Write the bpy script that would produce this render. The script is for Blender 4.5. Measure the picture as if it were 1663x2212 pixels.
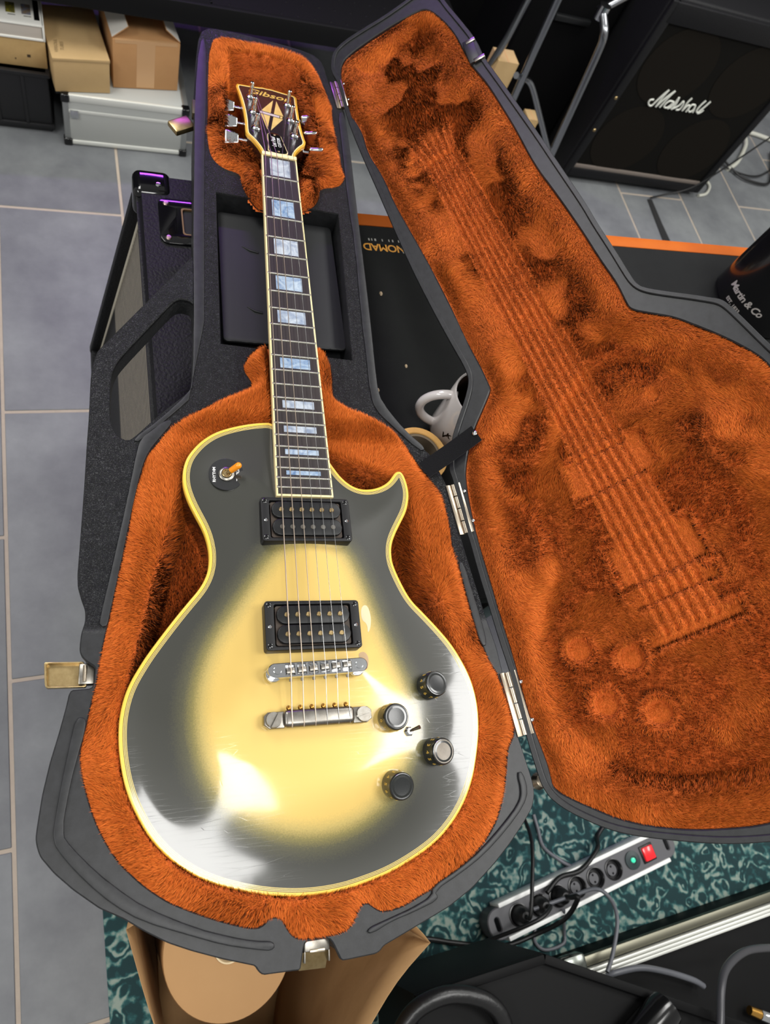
import bpy, bmesh, math, random
import numpy as np
from mathutils import Vector, Matrix
from mathutils.geometry import delaunay_2d_cdt

for o in list(bpy.data.objects): bpy.data.objects.remove(o, do_unlink=True)
scene = bpy.context.scene
COL = scene.collection
rng = np.random.default_rng(7); random.seed(7)
# outlines measured in millimetres: x across the neck, y along it (nut at 0), z up from the fretboard
BODY=[(-25.2,-373.1),(-39.2,-374.5),(-53.1,-377.2),(-66.8,-381.2),(-78.8,-385.7),(-89.2,-391.4),(-99.4,-400),(-106.6,-408.9),(-112.3,-418),(-115.4,-428.5),(-116.3,-439.6),(-114.9,-450.4),(-111,-462.6),(-105.5,-474.7),(-99.4,-486.7),(-95.3,-497.1),(-92.7,-509),(-91.9,-519.3),(-93,-530.9),(-96.5,-540.9),(-101.9,-550.1),(-110.6,-560.5),(-124.8,-578.3),(-145.6,-606.8),(-152.8,-618.7),(-158.8,-629.3),(-163.7,-641.9),(-166.8,-657.6),(-167.3,-670),(-166.6,-683.4),(-164.7,-696.6),(-161.9,-709.8),(-157.6,-723),(-152.4,-734.3),(-145.3,-747.6),(-137.2,-759),(-127.2,-769.7),(-115.2,-779.7),(-99.8,-789.6),(-84.1,-796.6),(-65,-803.3),(-48.9,-807.6),(-32.4,-810.8),(-17.4,-812.6),(-2,-813.3),(15.5,-812.7),(33.5,-810.1),(50.4,-807),(66.8,-802.3),(87.9,-794.2),(106.6,-784.8),(123.9,-771.1),(137.6,-755.3),(148.4,-736.8),(154.6,-719.4),(160.1,-700.7),(162.5,-686.8),(163.7,-672.7),(163,-658.3),(159.7,-642),(153,-625.4),(143.9,-608.6),(131.2,-592.3),(116.9,-575.8),(105.4,-563.3),(97.5,-546.9),(90.3,-527),(89.5,-515.8),(91,-504.6),(96.3,-493.1),(104.4,-479.8),(111.7,-467.9),(116.3,-452.4),(116.5,-440.4),(113.6,-427.4),(110.7,-422.8),(107.3,-421.9),(104.1,-423.5),(101.8,-425.7),(95.8,-434.2),(86.7,-440.6),(74.6,-444.5),(61.4,-444.6),(50.5,-439.4),(41.4,-430.5),(35.6,-421.4),(32.4,-416.5),(29.2,-409.8)]
SHELL=[(-99.1,119.3),(-97.3,153.1),(-95.3,199.7),(-91.8,239.1),(-86.9,259.2),(-78.9,268.4),(-69.3,271.2),(-45.1,273.6),(-17.3,273.9),(7.6,273),(32.9,272.1),(55.1,269.9),(72.1,265.7),(81.9,256.4),(86,242.7),(89,216.4),(96.1,188.9),(108.1,159.6),(109.4,102),(108.2,-15.5),(107.8,-75),(107.7,-136),(107.6,-179.2),(106.7,-227),(105.4,-276.8),(104.9,-303.7),(108.7,-322.1),(116.9,-338.1),(131.4,-357.2),(147.5,-376),(159.5,-387.8),(172.7,-424.1),(179.7,-483.9),(182.7,-506.9),(187.2,-536.8),(193.5,-576.8),(200.2,-612),(202.1,-635.8),(205.7,-696.2),(208.3,-710.5),(213.2,-738.6),(214.2,-750.7),(212.7,-759),(208.1,-768.5),(195.6,-781),(178.2,-796.3),(159,-810.8),(133.4,-827.4),(109.8,-838.2),(84.2,-846.4),(44.4,-858.8),(42.1,-862.8),(9.2,-863.2),(1.4,-845.6),(-20.4,-845.1),(-25,-863.9),(-57,-862.3),(-60.6,-855.4),(-86.7,-846.4),(-109.4,-837.4),(-127.3,-829.2),(-145,-818.4),(-159.8,-808.1),(-177.3,-798.5),(-196.3,-783.5),(-210.7,-770),(-221.4,-757),(-224.2,-749.4),(-225.3,-742.9),(-224.7,-734.6),(-222.6,-712.2),(-218.5,-688.2),(-213.1,-665.4),(-208.5,-642.7),(-206.9,-631.6),(-188.4,-631),(-187.6,-612.9),(-194,-608.6),(-198.2,-605.1),(-201.1,-598.2),(-200.6,-588),(-200.2,-583.3),(-199,-578.1),(-197.4,-572.9),(-197.9,-562.2),(-201.7,-552.5),(-205.1,-540.5),(-205.9,-529.5),(-205.1,-489.8),(-204.3,-442.1),(-204,-391.5),(-203.6,-368.7),(-203.8,-320.3),(-202.5,-303.5),(-198.6,-286),(-182.1,-261.3),(-155.2,-221.1),(-126.5,-178.3),(-101.4,-140.7),(-101.7,-123.2),(-100.7,-65),(-99.1,15.3)]
HANDLE=[(-126.4,-215),(-117.6,-205.6),(-105.7,-207.1),(-99.8,-213.9),(-101.8,-237.9),(-103.7,-317.2),(-108,-327.9),(-126,-345.5),(-144.8,-365.9),(-162.8,-387.8),(-169.2,-389.8),(-178.3,-382.6),(-182.8,-371.9),(-184.5,-359.3),(-184.9,-318.4),(-182.7,-306.4),(-177.1,-292.2),(-147.7,-247.8)]
FUR_HEAD=[(-66.5,253.7),(-42.4,255.9),(-9.8,255.4),(23.5,256.1),(50.5,253.1),(61.9,244.5),(71.2,230.2),(78.4,212.9),(85,188.3),(88.8,153.8),(89.2,119.1),(91.9,57.4),(96.1,32.6),(93.2,19.1),(84.2,8.6),(58.2,0.4),(57.5,-18.2),(49.3,-34.1),(34.7,-45.2),(6,-49.4),(-17.7,-54.6),(-26.2,-50.6),(-37,-31.7),(-42.1,-13.2),(-42.3,2.8),(-60.4,4.3),(-74.5,14.8),(-81.3,33.4),(-82.1,70.5),(-80.3,136.2),(-78.4,205.6),(-74.7,235.6)]
FUR_BODY=[(-27.7,-258.9),(-38.1,-268),(-47.2,-282.7),(-49.7,-294.8),(-41.2,-307.2),(-40.9,-317.1),(-58.4,-326.8),(-68,-331.7),(-85.6,-342),(-104,-354.4),(-120.8,-367.1),(-131.1,-378.8),(-137.7,-390),(-145.4,-399.8),(-150.8,-411.9),(-153.8,-427.5),(-156.8,-440.3),(-160.6,-459),(-162.3,-477.3),(-164.9,-498.7),(-167.6,-512.7),(-169.3,-524.1),(-171.9,-538.7),(-174.4,-553),(-176.9,-568.1),(-180.2,-583.9),(-182.5,-599.4),(-183.6,-609.1),(-185.9,-629),(-189.4,-644),(-191.7,-658.6),(-195,-675),(-196,-685.1),(-194.5,-695.3),(-191.5,-708.5),(-186.9,-724.6),(-180.5,-740.6),(-172.3,-755.7),(-164.2,-767.8),(-154.4,-778.3),(-144.5,-787.9),(-129.8,-799),(-121.4,-804),(-101.5,-813.9),(-78.4,-823.6),(-57.9,-830.2),(-51.3,-826.9),(-47.9,-823.1),(-38.1,-824.6),(-35.2,-830.7),(-30.7,-838.5),(-24.4,-842.4),(-6.1,-843.7),(12.8,-843),(20.1,-839),(28.5,-825.4),(35.8,-824.1),(40.7,-828.6),(47.4,-833.3),(65.7,-832.2),(87.3,-824.4),(95.2,-822.2),(125.7,-808.3),(150.9,-793),(168.1,-775.9),(179.6,-753.6),(186.9,-732),(189.1,-724.2),(192.4,-712.3),(200.8,-702.1),(204.2,-694.6),(201.8,-670.4),(196.5,-640.5),(189.4,-628.5),(186.1,-616.5),(178.6,-585.2),(175.7,-558.5),(171.4,-527.5),(167.9,-495.5),(169.5,-480.1),(165.9,-440.7),(158.4,-424.8),(149.9,-415),(140.6,-396.9),(126.1,-372),(119,-361.6),(101.8,-352),(80,-341),(69.7,-339),(52.5,-330.3),(48.3,-318.9),(50.9,-298.1),(50.9,-280.7),(46.1,-265.3),(37.4,-259.1),(4.4,-259.5)]
COMP=[(-73.5,-36.8),(81.5,-39),(77.6,-266.8),(-73.3,-261.7)]
PLATE=[(-70.5,-46.8),(75.6,-44.3),(79.1,-238.6),(-68,-241.9)]
HEAD_WELL=[(-54.2,223.1),(-27,222.9),(14.1,227.3),(48.8,219.5),(53.7,191.9),(60.8,151.5),(60.4,123.7),(63.7,82),(57.2,60.6),(36.9,44.6),(30.7,-47),(-18.1,-57.4),(-13.7,38),(-39.4,54.3),(-60.1,57.1),(-59.1,124.4)]
RIB1=[(-200.8,-655),(-192.4,-655.1),(-193.3,-667),(-196.6,-681.1),(-202.1,-706.5),(-206.5,-742.3),(-199.7,-752.4),(-181.1,-772.1),(-163.6,-787.5),(-144.3,-802.3),(-106.3,-822.1),(-78.8,-832.5),(-60,-838.2),(-44.9,-840.5),(-45.3,-847.4),(-63.4,-843.2),(-85.1,-837),(-109.4,-827.1),(-146.1,-811.8),(-168,-797.1),(-187.3,-779.3),(-203.8,-761),(-213.3,-747),(-211.7,-727.7),(-208.5,-702),(-203.9,-672.4)]
RIB2=[(170.5,-518.5),(177.3,-518.5),(181.2,-546.2),(186.6,-580.4),(189.2,-609.2),(182,-610.6),(178.1,-585.4),(173.5,-546.2)]
RIB3=[(197.5,-735.1),(203.8,-734.7),(206.2,-752.3),(198.4,-765.6),(175.3,-784.5),(148.8,-802.1),(124.3,-813.6),(96.6,-824.1),(101.2,-831),(73.8,-837.8),(55.1,-841.1),(34.6,-848.4),(31.6,-843.6),(55.5,-838.2),(74.3,-834.1),(94.1,-827.6),(95.1,-820.3),(122.8,-809.7),(147.4,-797.2),(174.1,-778.6),(194.3,-762.1),(198.9,-751.6)]
RIBL=[(-185.7,-577.7),(-185.1,-568.2),(-177.3,-524.4),(-166.9,-460.9),(-157.1,-394.4),(-154,-387.6),(-146.9,-377.7),(-128.9,-362.7),(-123.1,-365.1),(-137.8,-386.5),(-146.6,-400.4),(-151.8,-415),(-154.9,-428),(-162.4,-471.7),(-169.5,-518.8),(-177.8,-568.4),(-179.4,-579)]
LID_OUT=[(914.4,-0.7),(928.3,2.5),(947.3,10.2),(955.3,29.8),(957.6,62.3),(958,93.8),(961.9,125.7),(966,150),(955,172),(935,180),(911.8,183.6),(878,191.3),(832.3,200.6),(797.8,201.5),(752.1,209.5),(696.5,218.8),(643.5,227.6),(579.9,236.8),(516.1,246.5),(488.2,248.9),(449.8,254.4),(409.9,258.8),(394.5,261.1),(385.3,266.7),(368.2,289),(354.5,308.2),(343.6,321.9),(338.3,329.3),(331,333.5),(313.4,339.3),(288.4,346.6),(270.3,352),(230,365),(190,378),(150,392),(110,402),(79,411),(57,419),(35,427),(12,434),(-10,439),(-25,440),(-47,429),(-79,400),(-103,370),(-126,337),(-145,300),(-158,270),(-165,235),(-167,200),(-165.5,180.8),(-162.7,157.7),(-158.7,136.4),(-149,100.8),(-139.7,71.7),(-130.4,51.5),(-119.3,34.8),(-106.3,18.2),(-94.3,7.8),(-87.1,4.8),(-79.9,2.5),(-70,1.9),(-44.9,1.4),(-27.4,1.7),(26.5,3.5),(40.2,3.3),(66.5,2.2),(102.3,2),(137.5,1.2),(179.2,1.9),(189.3,0.9),(248.8,3.1),(268.1,1.5),(300.5,15.6),(314.9,24.8),(339,42),(357,52.4),(367.4,54.5),(383.4,53),(409.2,48),(448.7,41.1),(491.4,34.4),(537.8,28),(590,22.4),(653.9,16.8),(764.2,5.8),(826.1,2.3),(882.6,4.7)]
LID_FUR=[(887.5,9),(921.7,17.1),(929.5,39.6),(933.6,72.1),(936,103.6),(935,133.7),(931.4,153.7),(903.1,166.6),(866,176.5),(836.7,179.5),(797.3,182.1),(757.2,192.2),(714.2,198.1),(665.7,204.2),(600.4,209.1),(553.8,218.8),(487.5,230.1),(438.5,236.4),(405,242.7),(376.9,243.6),(366.8,245.1),(353.8,261.8),(338.5,281.9),(321.8,296.1),(302.3,312.2),(286.8,323.5),(270.5,334.1),(255.9,341.6),(216,350),(178,362),(134,376),(90,387),(45,402),(25,404),(-5,400),(-38,389),(-73,366),(-92,345),(-117,305),(-135,265),(-146,225),(-152,186.1),(-148.3,148),(-143.7,120.2),(-134.7,89.8),(-123.4,64),(-112.2,47.5),(-98.5,27.8),(-85.4,12.5),(-73.9,13.5),(-58.7,13.8),(-26.3,10.6),(11.3,10.3),(44.7,11.7),(88.8,10.7),(132.5,10.9),(176.2,10.6),(208.9,12.4),(241.8,16),(260.7,20.4),(295.8,37.5),(330.1,66.7),(341.2,75),(346.8,75),(372.6,72.4),(410.5,66),(456.9,61.5),(501.5,55.7),(546,49.2),(598.2,40.2),(645,31.7),(697,27.6),(746.5,16.4),(789.3,18),(836,4.6)]
CAM_LOC=(-157.75,-754.14,623.11)
CAM_ROT=((0.943396,-0.112965,0.311839),(-0.022535,0.916207,0.400072),(-0.330903,-0.384453,0.861800))
CAM_F=1535.00
LID_O=(209.53,-669.99,-35.00)
LID_U=(-0.12424,0.99225,0)

FLOOR = -912.0            # millimetres below the fretboard
UP = 0.912                # metres: the fretboard lies this high above the floor
def W(p): return (p[0]*.001, p[1]*.001, p[2]*.001+UP)

# ---------------------------------------------------------------- camera
cam = bpy.data.cameras.new('camera'); cam_o = bpy.data.objects.new('camera', cam); COL.objects.link(cam_o)
cam.sensor_fit = 'HORIZONTAL'; cam.sensor_width = 36.0; cam.lens = CAM_F/1663*36.0
mw = Matrix.Identity(4)
for i in range(3):
    for j in range(3): mw[j][i] = CAM_ROT[i][j]
mw.translation = Vector(W(CAM_LOC)); cam_o.matrix_world = mw
cam.clip_start = .02; cam.clip_end = 60
cam.dof.use_dof = True; cam.dof.focus_distance = .74; cam.dof.aperture_fstop = 12.0
scene.camera = cam_o

# ---------------------------------------------------------------- world, lamps, exposure
world = bpy.data.worlds.new('world'); scene.world = world; world.use_nodes = True
bg = world.node_tree.nodes['Background']; bg.inputs[0].default_value = (1, .985, .95, 1); bg.inputs[1].default_value = .26
def area(name, loc, size, power, color=(1,1,1), target=None, sy=None):
    l = bpy.data.lights.new(name, 'AREA'); l.shape = 'RECTANGLE'; l.size = size; l.size_y = sy or size
    l.energy = power; l.color = color
    o = bpy.data.objects.new(name, l); COL.objects.link(o); o.location = loc
    if target: o.rotation_euler = (Vector(target)-Vector(loc)).to_track_quat('-Z','Y').to_euler()
    return o
# a, b: ceiling luminaires of the room; c to f: added fill lights; all of one brightness; none is in the picture
area('ceiling_panel_a_offscreen', (-.08, -1.18, 2.65), .46, 9.5, (1,.99,.96), sy=.62)
area('ceiling_panel_b_offscreen', (1.12, -.70, 2.65), .95, 19, (1,.99,.96), sy=.60)
area('fill_panel_c_offscreen', (1.60, 1.1, 2.65), .60, 24, (1,.99,.96), sy=1.2)
area('fill_panel_d_offscreen', (-.95, .95, 2.65), .60, 24, (1,.99,.96), sy=1.2)
area('fill_panel_e_offscreen', (-2.0, -1.1, 2.65), .60, 24, (1,.99,.96), sy=1.2)
area('fill_panel_f_offscreen', (2.9, -.2, 2.65), .60, 24, (1,.99,.96), sy=1.2)
# purple light strip on the back wall above the shelf: it tints the case tip, the tuners and the cabinet corner
area('purple_strip_offscreen', (-.15, 1.70, 1.85), .60, 5.0, (.40,.08,1), target=(.05, .10, .90), sy=.06)
vs = scene.view_settings
vs.view_transform = 'Standard'; vs.look = 'None'; vs.gamma = 1; vs.use_curve_mapping = False; vs.exposure = .58

# ---------------------------------------------------------------- materials
MATS = {}
def lin(c): return tuple(((x/255)/12.92 if x/255 <= .04045 else ((x/255+.055)/1.055)**2.4) for x in c)
def nd(nt, t, **kw):
    n = nt.nodes.new(t)
    for k, v in kw.items(): setattr(n, k, v)
    return n
def M(name, col, rough=.5, metal=0., spec=.5, coat=0., noise=None, bump=None, alpha_col2=None, coat_rough=.05, emit=None, sheen=0.):
    """noise = (scale, amount, colour2) mottles the colour; bump = (scale, strength, distance, kind)"""
    if name in MATS: return MATS[name]
    m = bpy.data.materials.new(name); m.use_nodes = True; nt = m.node_tree; b = nt.nodes['Principled BSDF']
    b.inputs['Base Color'].default_value = (*col, 1); b.inputs['Roughness'].default_value = rough
    b.inputs['Metallic'].default_value = metal; b.inputs['Specular IOR Level'].default_value = spec
    b.inputs['Coat Weight'].default_value = coat; b.inputs['Coat Roughness'].default_value = coat_rough
    if sheen: b.inputs['Sheen Weight'].default_value = sheen
    if emit: b.inputs['Emission Color'].default_value = (*emit[0],1); b.inputs['Emission Strength'].default_value = emit[1]
    tc = nd(nt, 'ShaderNodeTexCoord')
    if noise:
        n = nd(nt, 'ShaderNodeTexNoise'); n.inputs['Scale'].default_value = noise[0]; n.inputs['Detail'].default_value = 6; n.inputs['Roughness'].default_value = .65
        nt.links.new(tc.outputs['Object'], n.inputs['Vector'])
        r = nd(nt, 'ShaderNodeValToRGB'); r.color_ramp.elements[0].position = .5-noise[1]; r.color_ramp.elements[1].position = .5+noise[1]
        r.color_ramp.elements[0].color = (*col,1); r.color_ramp.elements[1].color = (*noise[2],1)
        nt.links.new(n.outputs['Fac'], r.inputs[0]); nt.links.new(r.outputs[0], b.inputs['Base Color'])
    if bump:
        if bump[3] == 'voronoi':
            v = nd(nt, 'ShaderNodeTexVoronoi'); v.feature = 'DISTANCE_TO_EDGE'; v.inputs['Scale'].default_value = bump[0]
            d = nd(nt, 'ShaderNodeTexNoise'); d.inputs['Scale'].default_value = bump[0]*.7; d.inputs['Detail'].default_value = 3
            mx = nd(nt, 'ShaderNodeMixRGB'); mx.inputs[0].default_value = .012
            nt.links.new(tc.outputs['Object'], d.inputs['Vector']); nt.links.new(tc.outputs['Object'], mx.inputs[1]); nt.links.new(d.outputs['Color'], mx.inputs[2])
            nt.links.new(mx.outputs[0], v.inputs['Vector'])
            mr = nd(nt, 'ShaderNodeMapRange'); mr.inputs[2].default_value = .18
            nt.links.new(v.outputs['Distance'], mr.inputs[0]); h = mr.outputs[0]
        elif bump[3] == 'wave':
            v = nd(nt, 'ShaderNodeTexWave'); v.inputs['Scale'].default_value = bump[0]; v.bands_direction = 'Z'
            nt.links.new(tc.outputs['Object'], v.inputs['Vector']); h = v.outputs['Fac']
        else:
            v = nd(nt, 'ShaderNodeTexNoise'); v.inputs['Scale'].default_value = bump[0]; v.inputs['Detail'].default_value = 5
            nt.links.new(tc.outputs['Object'], v.inputs['Vector']); h = v.outputs['Fac']
        bp = nd(nt, 'ShaderNodeBump'); bp.inputs['Strength'].default_value = bump[1]; bp.inputs['Distance'].default_value = bump[2]
        nt.links.new(h, bp.inputs['Height']); nt.links.new(bp.outputs[0], b.inputs['Normal'])
    MATS[name] = m; return m

# ---------------------------------------------------------------- mesh helpers (all coordinates in millimetres)
def put(o, parent=None):
    COL.objects.link(o)
    if parent is not None:
        o.parent = parent; o.matrix_parent_inverse = parent.matrix_world.inverted()
    return o
def tag(o, label=None, cat=None, group=None, kind=None):
    if label: o['label'] = label
    if cat: o['category'] = cat
    if group: o['group'] = group
    if kind: o['kind'] = kind
    return o
def thing(name, label, cat, base, group=None):
    o = bpy.data.objects.new(name, None); o.empty_display_size = .05
    o.matrix_world = Matrix.Translation(W(base)); COL.objects.link(o)
    return tag(o, label, cat, group)
def raw(name, v, faces, mat, parent=None, smooth=False):
    v = np.asarray(v, dtype=np.float64).reshape(-1,3)*.001; v[:,2] += UP
    me = bpy.data.meshes.new(name); me.from_pydata(v.tolist(), [], [list(f) for f in faces])
    if mat: me.materials.append(mat)
    if smooth: me.polygons.foreach_set('use_smooth', [True]*len(me.polygons))
    me.update()
    return put(bpy.data.objects.new(name, me), parent)
def from_bm(name, bm, mat, parent=None, smooth=None):
    """bmesh in millimetres -> one object; smooth = angle in degrees"""
    bmesh.ops.recalc_face_normals(bm, faces=bm.faces)
    for v in bm.verts: v.co = Vector(W(v.co))
    me = bpy.data.meshes.new(name); bm.to_mesh(me); bm.free()
    if mat: me.materials.append(mat)
    if smooth is not None:
        me.polygons.foreach_set('use_smooth', [True]*len(me.polygons))
        me.set_sharp_from_angle(angle=math.radians(smooth))
    return put(bpy.data.objects.new(name, me), parent)
def frame(o, ax, ay=None, az=(0,0,1)):
    """matrix with given origin and axes (mm)"""
    ax = Vector(ax).normalized(); az = Vector(az)
    ay = Vector(ay).normalized() if ay is not None else az.cross(ax).normalized()
    az = ax.cross(ay).normalized()
    m = Matrix.Identity(4)
    for i in range(3): m[i][0]=ax[i]; m[i][1]=ay[i]; m[i][2]=az[i]; m[i][3]=o[i]
    return m
def rz(deg, o=(0,0,0)): return Matrix.Translation(o) @ Matrix.Rotation(math.radians(deg),4,'Z')
def add_box(bm, x0,x1,y0,y1,z0,z1, mtx=None, bev=0, seg=2):
    r = bmesh.ops.create_cube(bm, size=1); vs_ = r['verts']
    for v in vs_: v.co = Vector(((x0+x1)/2+v.co.x*(x1-x0), (y0+y1)/2+v.co.y*(y1-y0), (z0+z1)/2+v.co.z*(z1-z0)))
    if bev:
        es = list({e for v in vs_ for e in v.link_edges})
        r = bmesh.ops.bevel(bm, geom=es, offset=bev, segments=seg, affect='EDGES', profile=.5)
        vs_ = list({v for f in r['faces'] for v in f.verts}|{v for v in vs_ if v.is_valid})
    if mtx is not None:
        for v in vs_: v.co = mtx @ v.co
    return vs_
def box(name, x0,x1,y0,y1,z0,z1, mat, parent=None, mtx=None, bev=0, seg=2):
    bm = bmesh.new(); add_box(bm,x0,x1,y0,y1,z0,z1,mtx,bev,seg)
    return from_bm(name, bm, mat, parent, 40 if bev else None)
def lathe(name, prof, mat, parent=None, mtx=None, n=32, smooth=35, bm=None):
    own = bm is None
    if own: bm = bmesh.new()
    rings = []
    for r, z in prof:
        if r < 1e-6: rings.append([bm.verts.new((0,0,z))])
        else: rings.append([bm.verts.new((r*math.cos(2*math.pi*k/n), r*math.sin(2*math.pi*k/n), z)) for k in range(n)])
    for a, b in zip(rings, rings[1:]):
        if len(a)==1 and len(b)==1: continue
        for k in range(n):
            k2 = (k+1)%n
            if len(a)==1: bm.faces.new((a[0], b[k2], b[k]))
            elif len(b)==1: bm.faces.new((a[k], a[k2], b[0]))
            else: bm.faces.new((a[k], a[k2], b[k2], b[k]))
    if mtx is not None:
        for ring in rings:
            for v in ring: v.co = mtx @ v.co
    if own: return from_bm(name, bm, mat, parent, smooth)
def catmull(P, n=8, closed=False):
    P = [Vector(p) for p in P]; out = []; N = len(P)
    rngk = range(N if closed else N-1)
    for i in rngk:
        g = lambda k: P[k%N] if closed else P[min(max(k,0),N-1)]
        a,b,c,d = g(i-1),g(i),g(i+1),g(i+2)
        for t in np.linspace(0,1,n,endpoint=False):
            out.append(.5*((2*b)+(-a+c)*t+(2*a-5*b+4*c-d)*t*t+(-a+3*b-3*c+d)*t**3))
    if not closed: out.append(P[-1])
    return out
def add_tube(bm, pts, r, n=8, cap=True):
    pts = [Vector(p) for p in pts]; N = len(pts)
    rr = r if hasattr(r,'__len__') else [r]*N
    t0 = (pts[1]-pts[0]).normalized(); up = Vector((0,0,1)) if abs(t0.z)<.9 else Vector((1,0,0))
    nx = t0.cross(up).normalized(); prev = None
    for i,p in enumerate(pts):
        t = (pts[min(i+1,N-1)]-pts[max(i-1,0)]).normalized()
        nx = (nx - t*nx.dot(t)).normalized(); ny = t.cross(nx)
        ring = [bm.verts.new(p+(nx*math.cos(2*math.pi*k/n)+ny*math.sin(2*math.pi*k/n))*rr[i]) for k in range(n)]
        if prev:
            for k in range(n): bm.faces.new((prev[k],prev[(k+1)%n],ring[(k+1)%n],ring[k]))
        elif cap: bm.faces.new(ring[::-1])
        prev = ring
    if cap: bm.faces.new(prev)
def tube(name, pts, r, mat, parent=None, n=8, smooth_n=0):
    if smooth_n: pts = catmull(pts, smooth_n)
    bm = bmesh.new(); add_tube(bm, pts, r, n); return from_bm(name, bm, mat, parent, 50)
def chaikin(L, k=2, closed=True):
    P = np.asarray(L, float)
    for _ in range(k):
        Q = np.roll(P,-1,0) if closed else P[1:]
        A = P if closed else P[:-1]
        P = np.stack([.75*A+.25*Q, .25*A+.75*Q],1).reshape(-1,2)
    return P
def resample(P, step):
    P = np.asarray(P,float); Q = np.vstack([P,P[:1]]); s = np.r_[0,np.cumsum(np.hypot(*np.diff(Q,axis=0).T))]
    n = max(8,int(s[-1]/step)); t = np.linspace(0,s[-1],n,endpoint=False)
    return np.stack([np.interp(t,s,Q[:,0]),np.interp(t,s,Q[:,1])],1)
def ccw(P):
    P = np.asarray(P,float); x,y = P.T
    return P if np.sum(x*np.roll(y,-1)-np.roll(x,-1)*y) > 0 else P[::-1]
def sdf(pts, loop):
    """signed distance, positive inside the loop"""
    pts = np.asarray(pts,float); L = np.asarray(loop,float); out = np.empty(len(pts))
    A = L; B = np.roll(L,-1,0); D = B-A; dd = (D**2).sum(1)+1e-12
    for s in range(0,len(pts),20000):
        p = pts[s:s+20000][:,None,:]
        t = np.clip(((p-A)*D).sum(2)/dd,0,1)
        q = p-(A+t[...,None]*D); dist = np.sqrt((q**2).sum(2)).min(1)
        y = p[...,1]; x = p[...,0]
        c = ((A[:,1]>y)!=(B[:,1]>y)) & (x < (B[:,0]-A[:,0])*(y-A[:,1])/(B[:,1]-A[:,1]+1e-12)+A[:,0])
        out[s:s+20000] = np.where(c.sum(1)%2==1, dist, -dist)
    return out
def sstep(x): x = np.clip(x,0,1); return x*x*(3-2*x)
def plate(name, loops, z0, z1, mat, parent=None, mtx=None, bev=0, res=2):
    """solid slab with holes; first loop outside, rest holes; z may be given in a local frame through mtx"""
    cu = bpy.data.curves.new(name,'CURVE'); cu.dimensions = '2D'; cu.fill_mode = 'BOTH'
    cu.extrude = max((z1-z0)/2-bev,.001); cu.bevel_depth = bev; cu.bevel_resolution = res; cu.offset = -bev
    for L in loops:
        sp = cu.splines.new('POLY'); sp.points.add(len(L)-1)
        sp.points.foreach_set('co', np.c_[np.asarray(L,float),np.zeros(len(L)),np.ones(len(L))].ravel().tolist())
        sp.use_cyclic_u = True
    tmp = bpy.data.objects.new('tmp', cu)
    me = bpy.data.meshes.new_from_object(tmp)
    bpy.data.objects.remove(tmp); bpy.data.curves.remove(cu)
    me.name = name
    co = np.empty(len(me.vertices)*3); me.vertices.foreach_get('co',co); co = co.reshape(-1,3); co[:,2] += (z0+z1)/2
    if mtx is not None:
        A = np.array(mtx); co = co@A[:3,:3].T+A[:3,3]
    co *= .001; co[:,2] += UP
    me.vertices.foreach_set('co', co.ravel()); me.materials.clear(); me.materials.append(mat); me.update()
    bm = bmesh.new(); bm.from_mesh(me); bmesh.ops.remove_doubles(bm, verts=bm.verts, dist=2e-6); bmesh.ops.recalc_face_normals(bm, faces=bm.faces); bm.to_mesh(me); bm.free()
    me.polygons.foreach_set('use_smooth',[True]*len(me.polygons)); me.set_sharp_from_angle(angle=math.radians(30))
    return put(bpy.data.objects.new(name, me), parent)
def text(name, body, size, mat, parent, mtx, ext=.15, shear=0, bend=None, align='CENTER', offset=0, space=1):
    cu = bpy.data.curves.new(name,'FONT'); cu.body = body; cu.size = size; cu.align_x = align; cu.align_y = 'CENTER'
    cu.extrude = ext; cu.shear = shear; cu.offset = offset; cu.space_character = space; cu.resolution_u = 3
    tmp = bpy.data.objects.new('tmp', cu)
    me = bpy.data.meshes.new_from_object(tmp)
    bpy.data.objects.remove(tmp); bpy.data.curves.remove(cu); me.name = name
    co = np.empty(len(me.vertices)*3); me.vertices.foreach_get('co',co); co = co.reshape(-1,3)
    if bend:   # wrap around a vertical cylinder of this radius, text facing outwards (-y at x=0)
        a = co[:,0]/bend; r = bend+co[:,2]
        co = np.stack([r*np.sin(a), -r*np.cos(a), co[:,1]],1)
    A = np.array(mtx); co = co@A[:3,:3].T+A[:3,3]; co *= .001; co[:,2] += UP
    me.vertices.foreach_set('co', co.ravel()); me.materials.clear(); me.materials.append(mat); me.update()
    return put(bpy.data.objects.new(name, me), parent)
def rect(cx,cy,w,h,r=0,k=5):
    if r<=0: return [(cx-w/2,cy-h/2),(cx+w/2,cy-h/2),(cx+w/2,cy+h/2),(cx-w/2,cy+h/2)]
    out=[]
    for sx,sy,a0 in ((1,-1,-90),(1,1,0),(-1,1,90),(-1,-1,180)):
        for a in np.linspace(a0,a0+90,k): out.append((cx+sx*(w/2-r)+r*math.cos(math.radians(a)), cy+sy*(h/2-r)+r*math.sin(math.radians(a))))
    return out
def circle(cx,cy,r,n=32): return [(cx+r*math.cos(2*math.pi*k/n),cy+r*math.sin(2*math.pi*k/n)) for k in range(n)]
def cdt_surface(loop, zf, step, extra_holes=()):
    """triangulated surface inside the loop, heights from zf(xy array)"""
    L = np.asarray(loop,float); mn, mx = L.min(0), L.max(0)
    gx,gy = np.meshgrid(np.arange(mn[0]+step/2,mx[0],step),np.arange(mn[1]+step/2,mx[1],step)); G = np.stack([gx.ravel(),gy.ravel()],1)
    G = G[sdf(G,L)>step*.45]
    V = np.vstack([L,G]); n = len(L)
    r = delaunay_2d_cdt([Vector(p) for p in V], [(i,(i+1)%n) for i in range(n)], [], 1, 1e-4)
    P = np.array([tuple(p) for p in r[0]]); F = r[2]
    return np.c_[P, zf(P)], F
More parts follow.
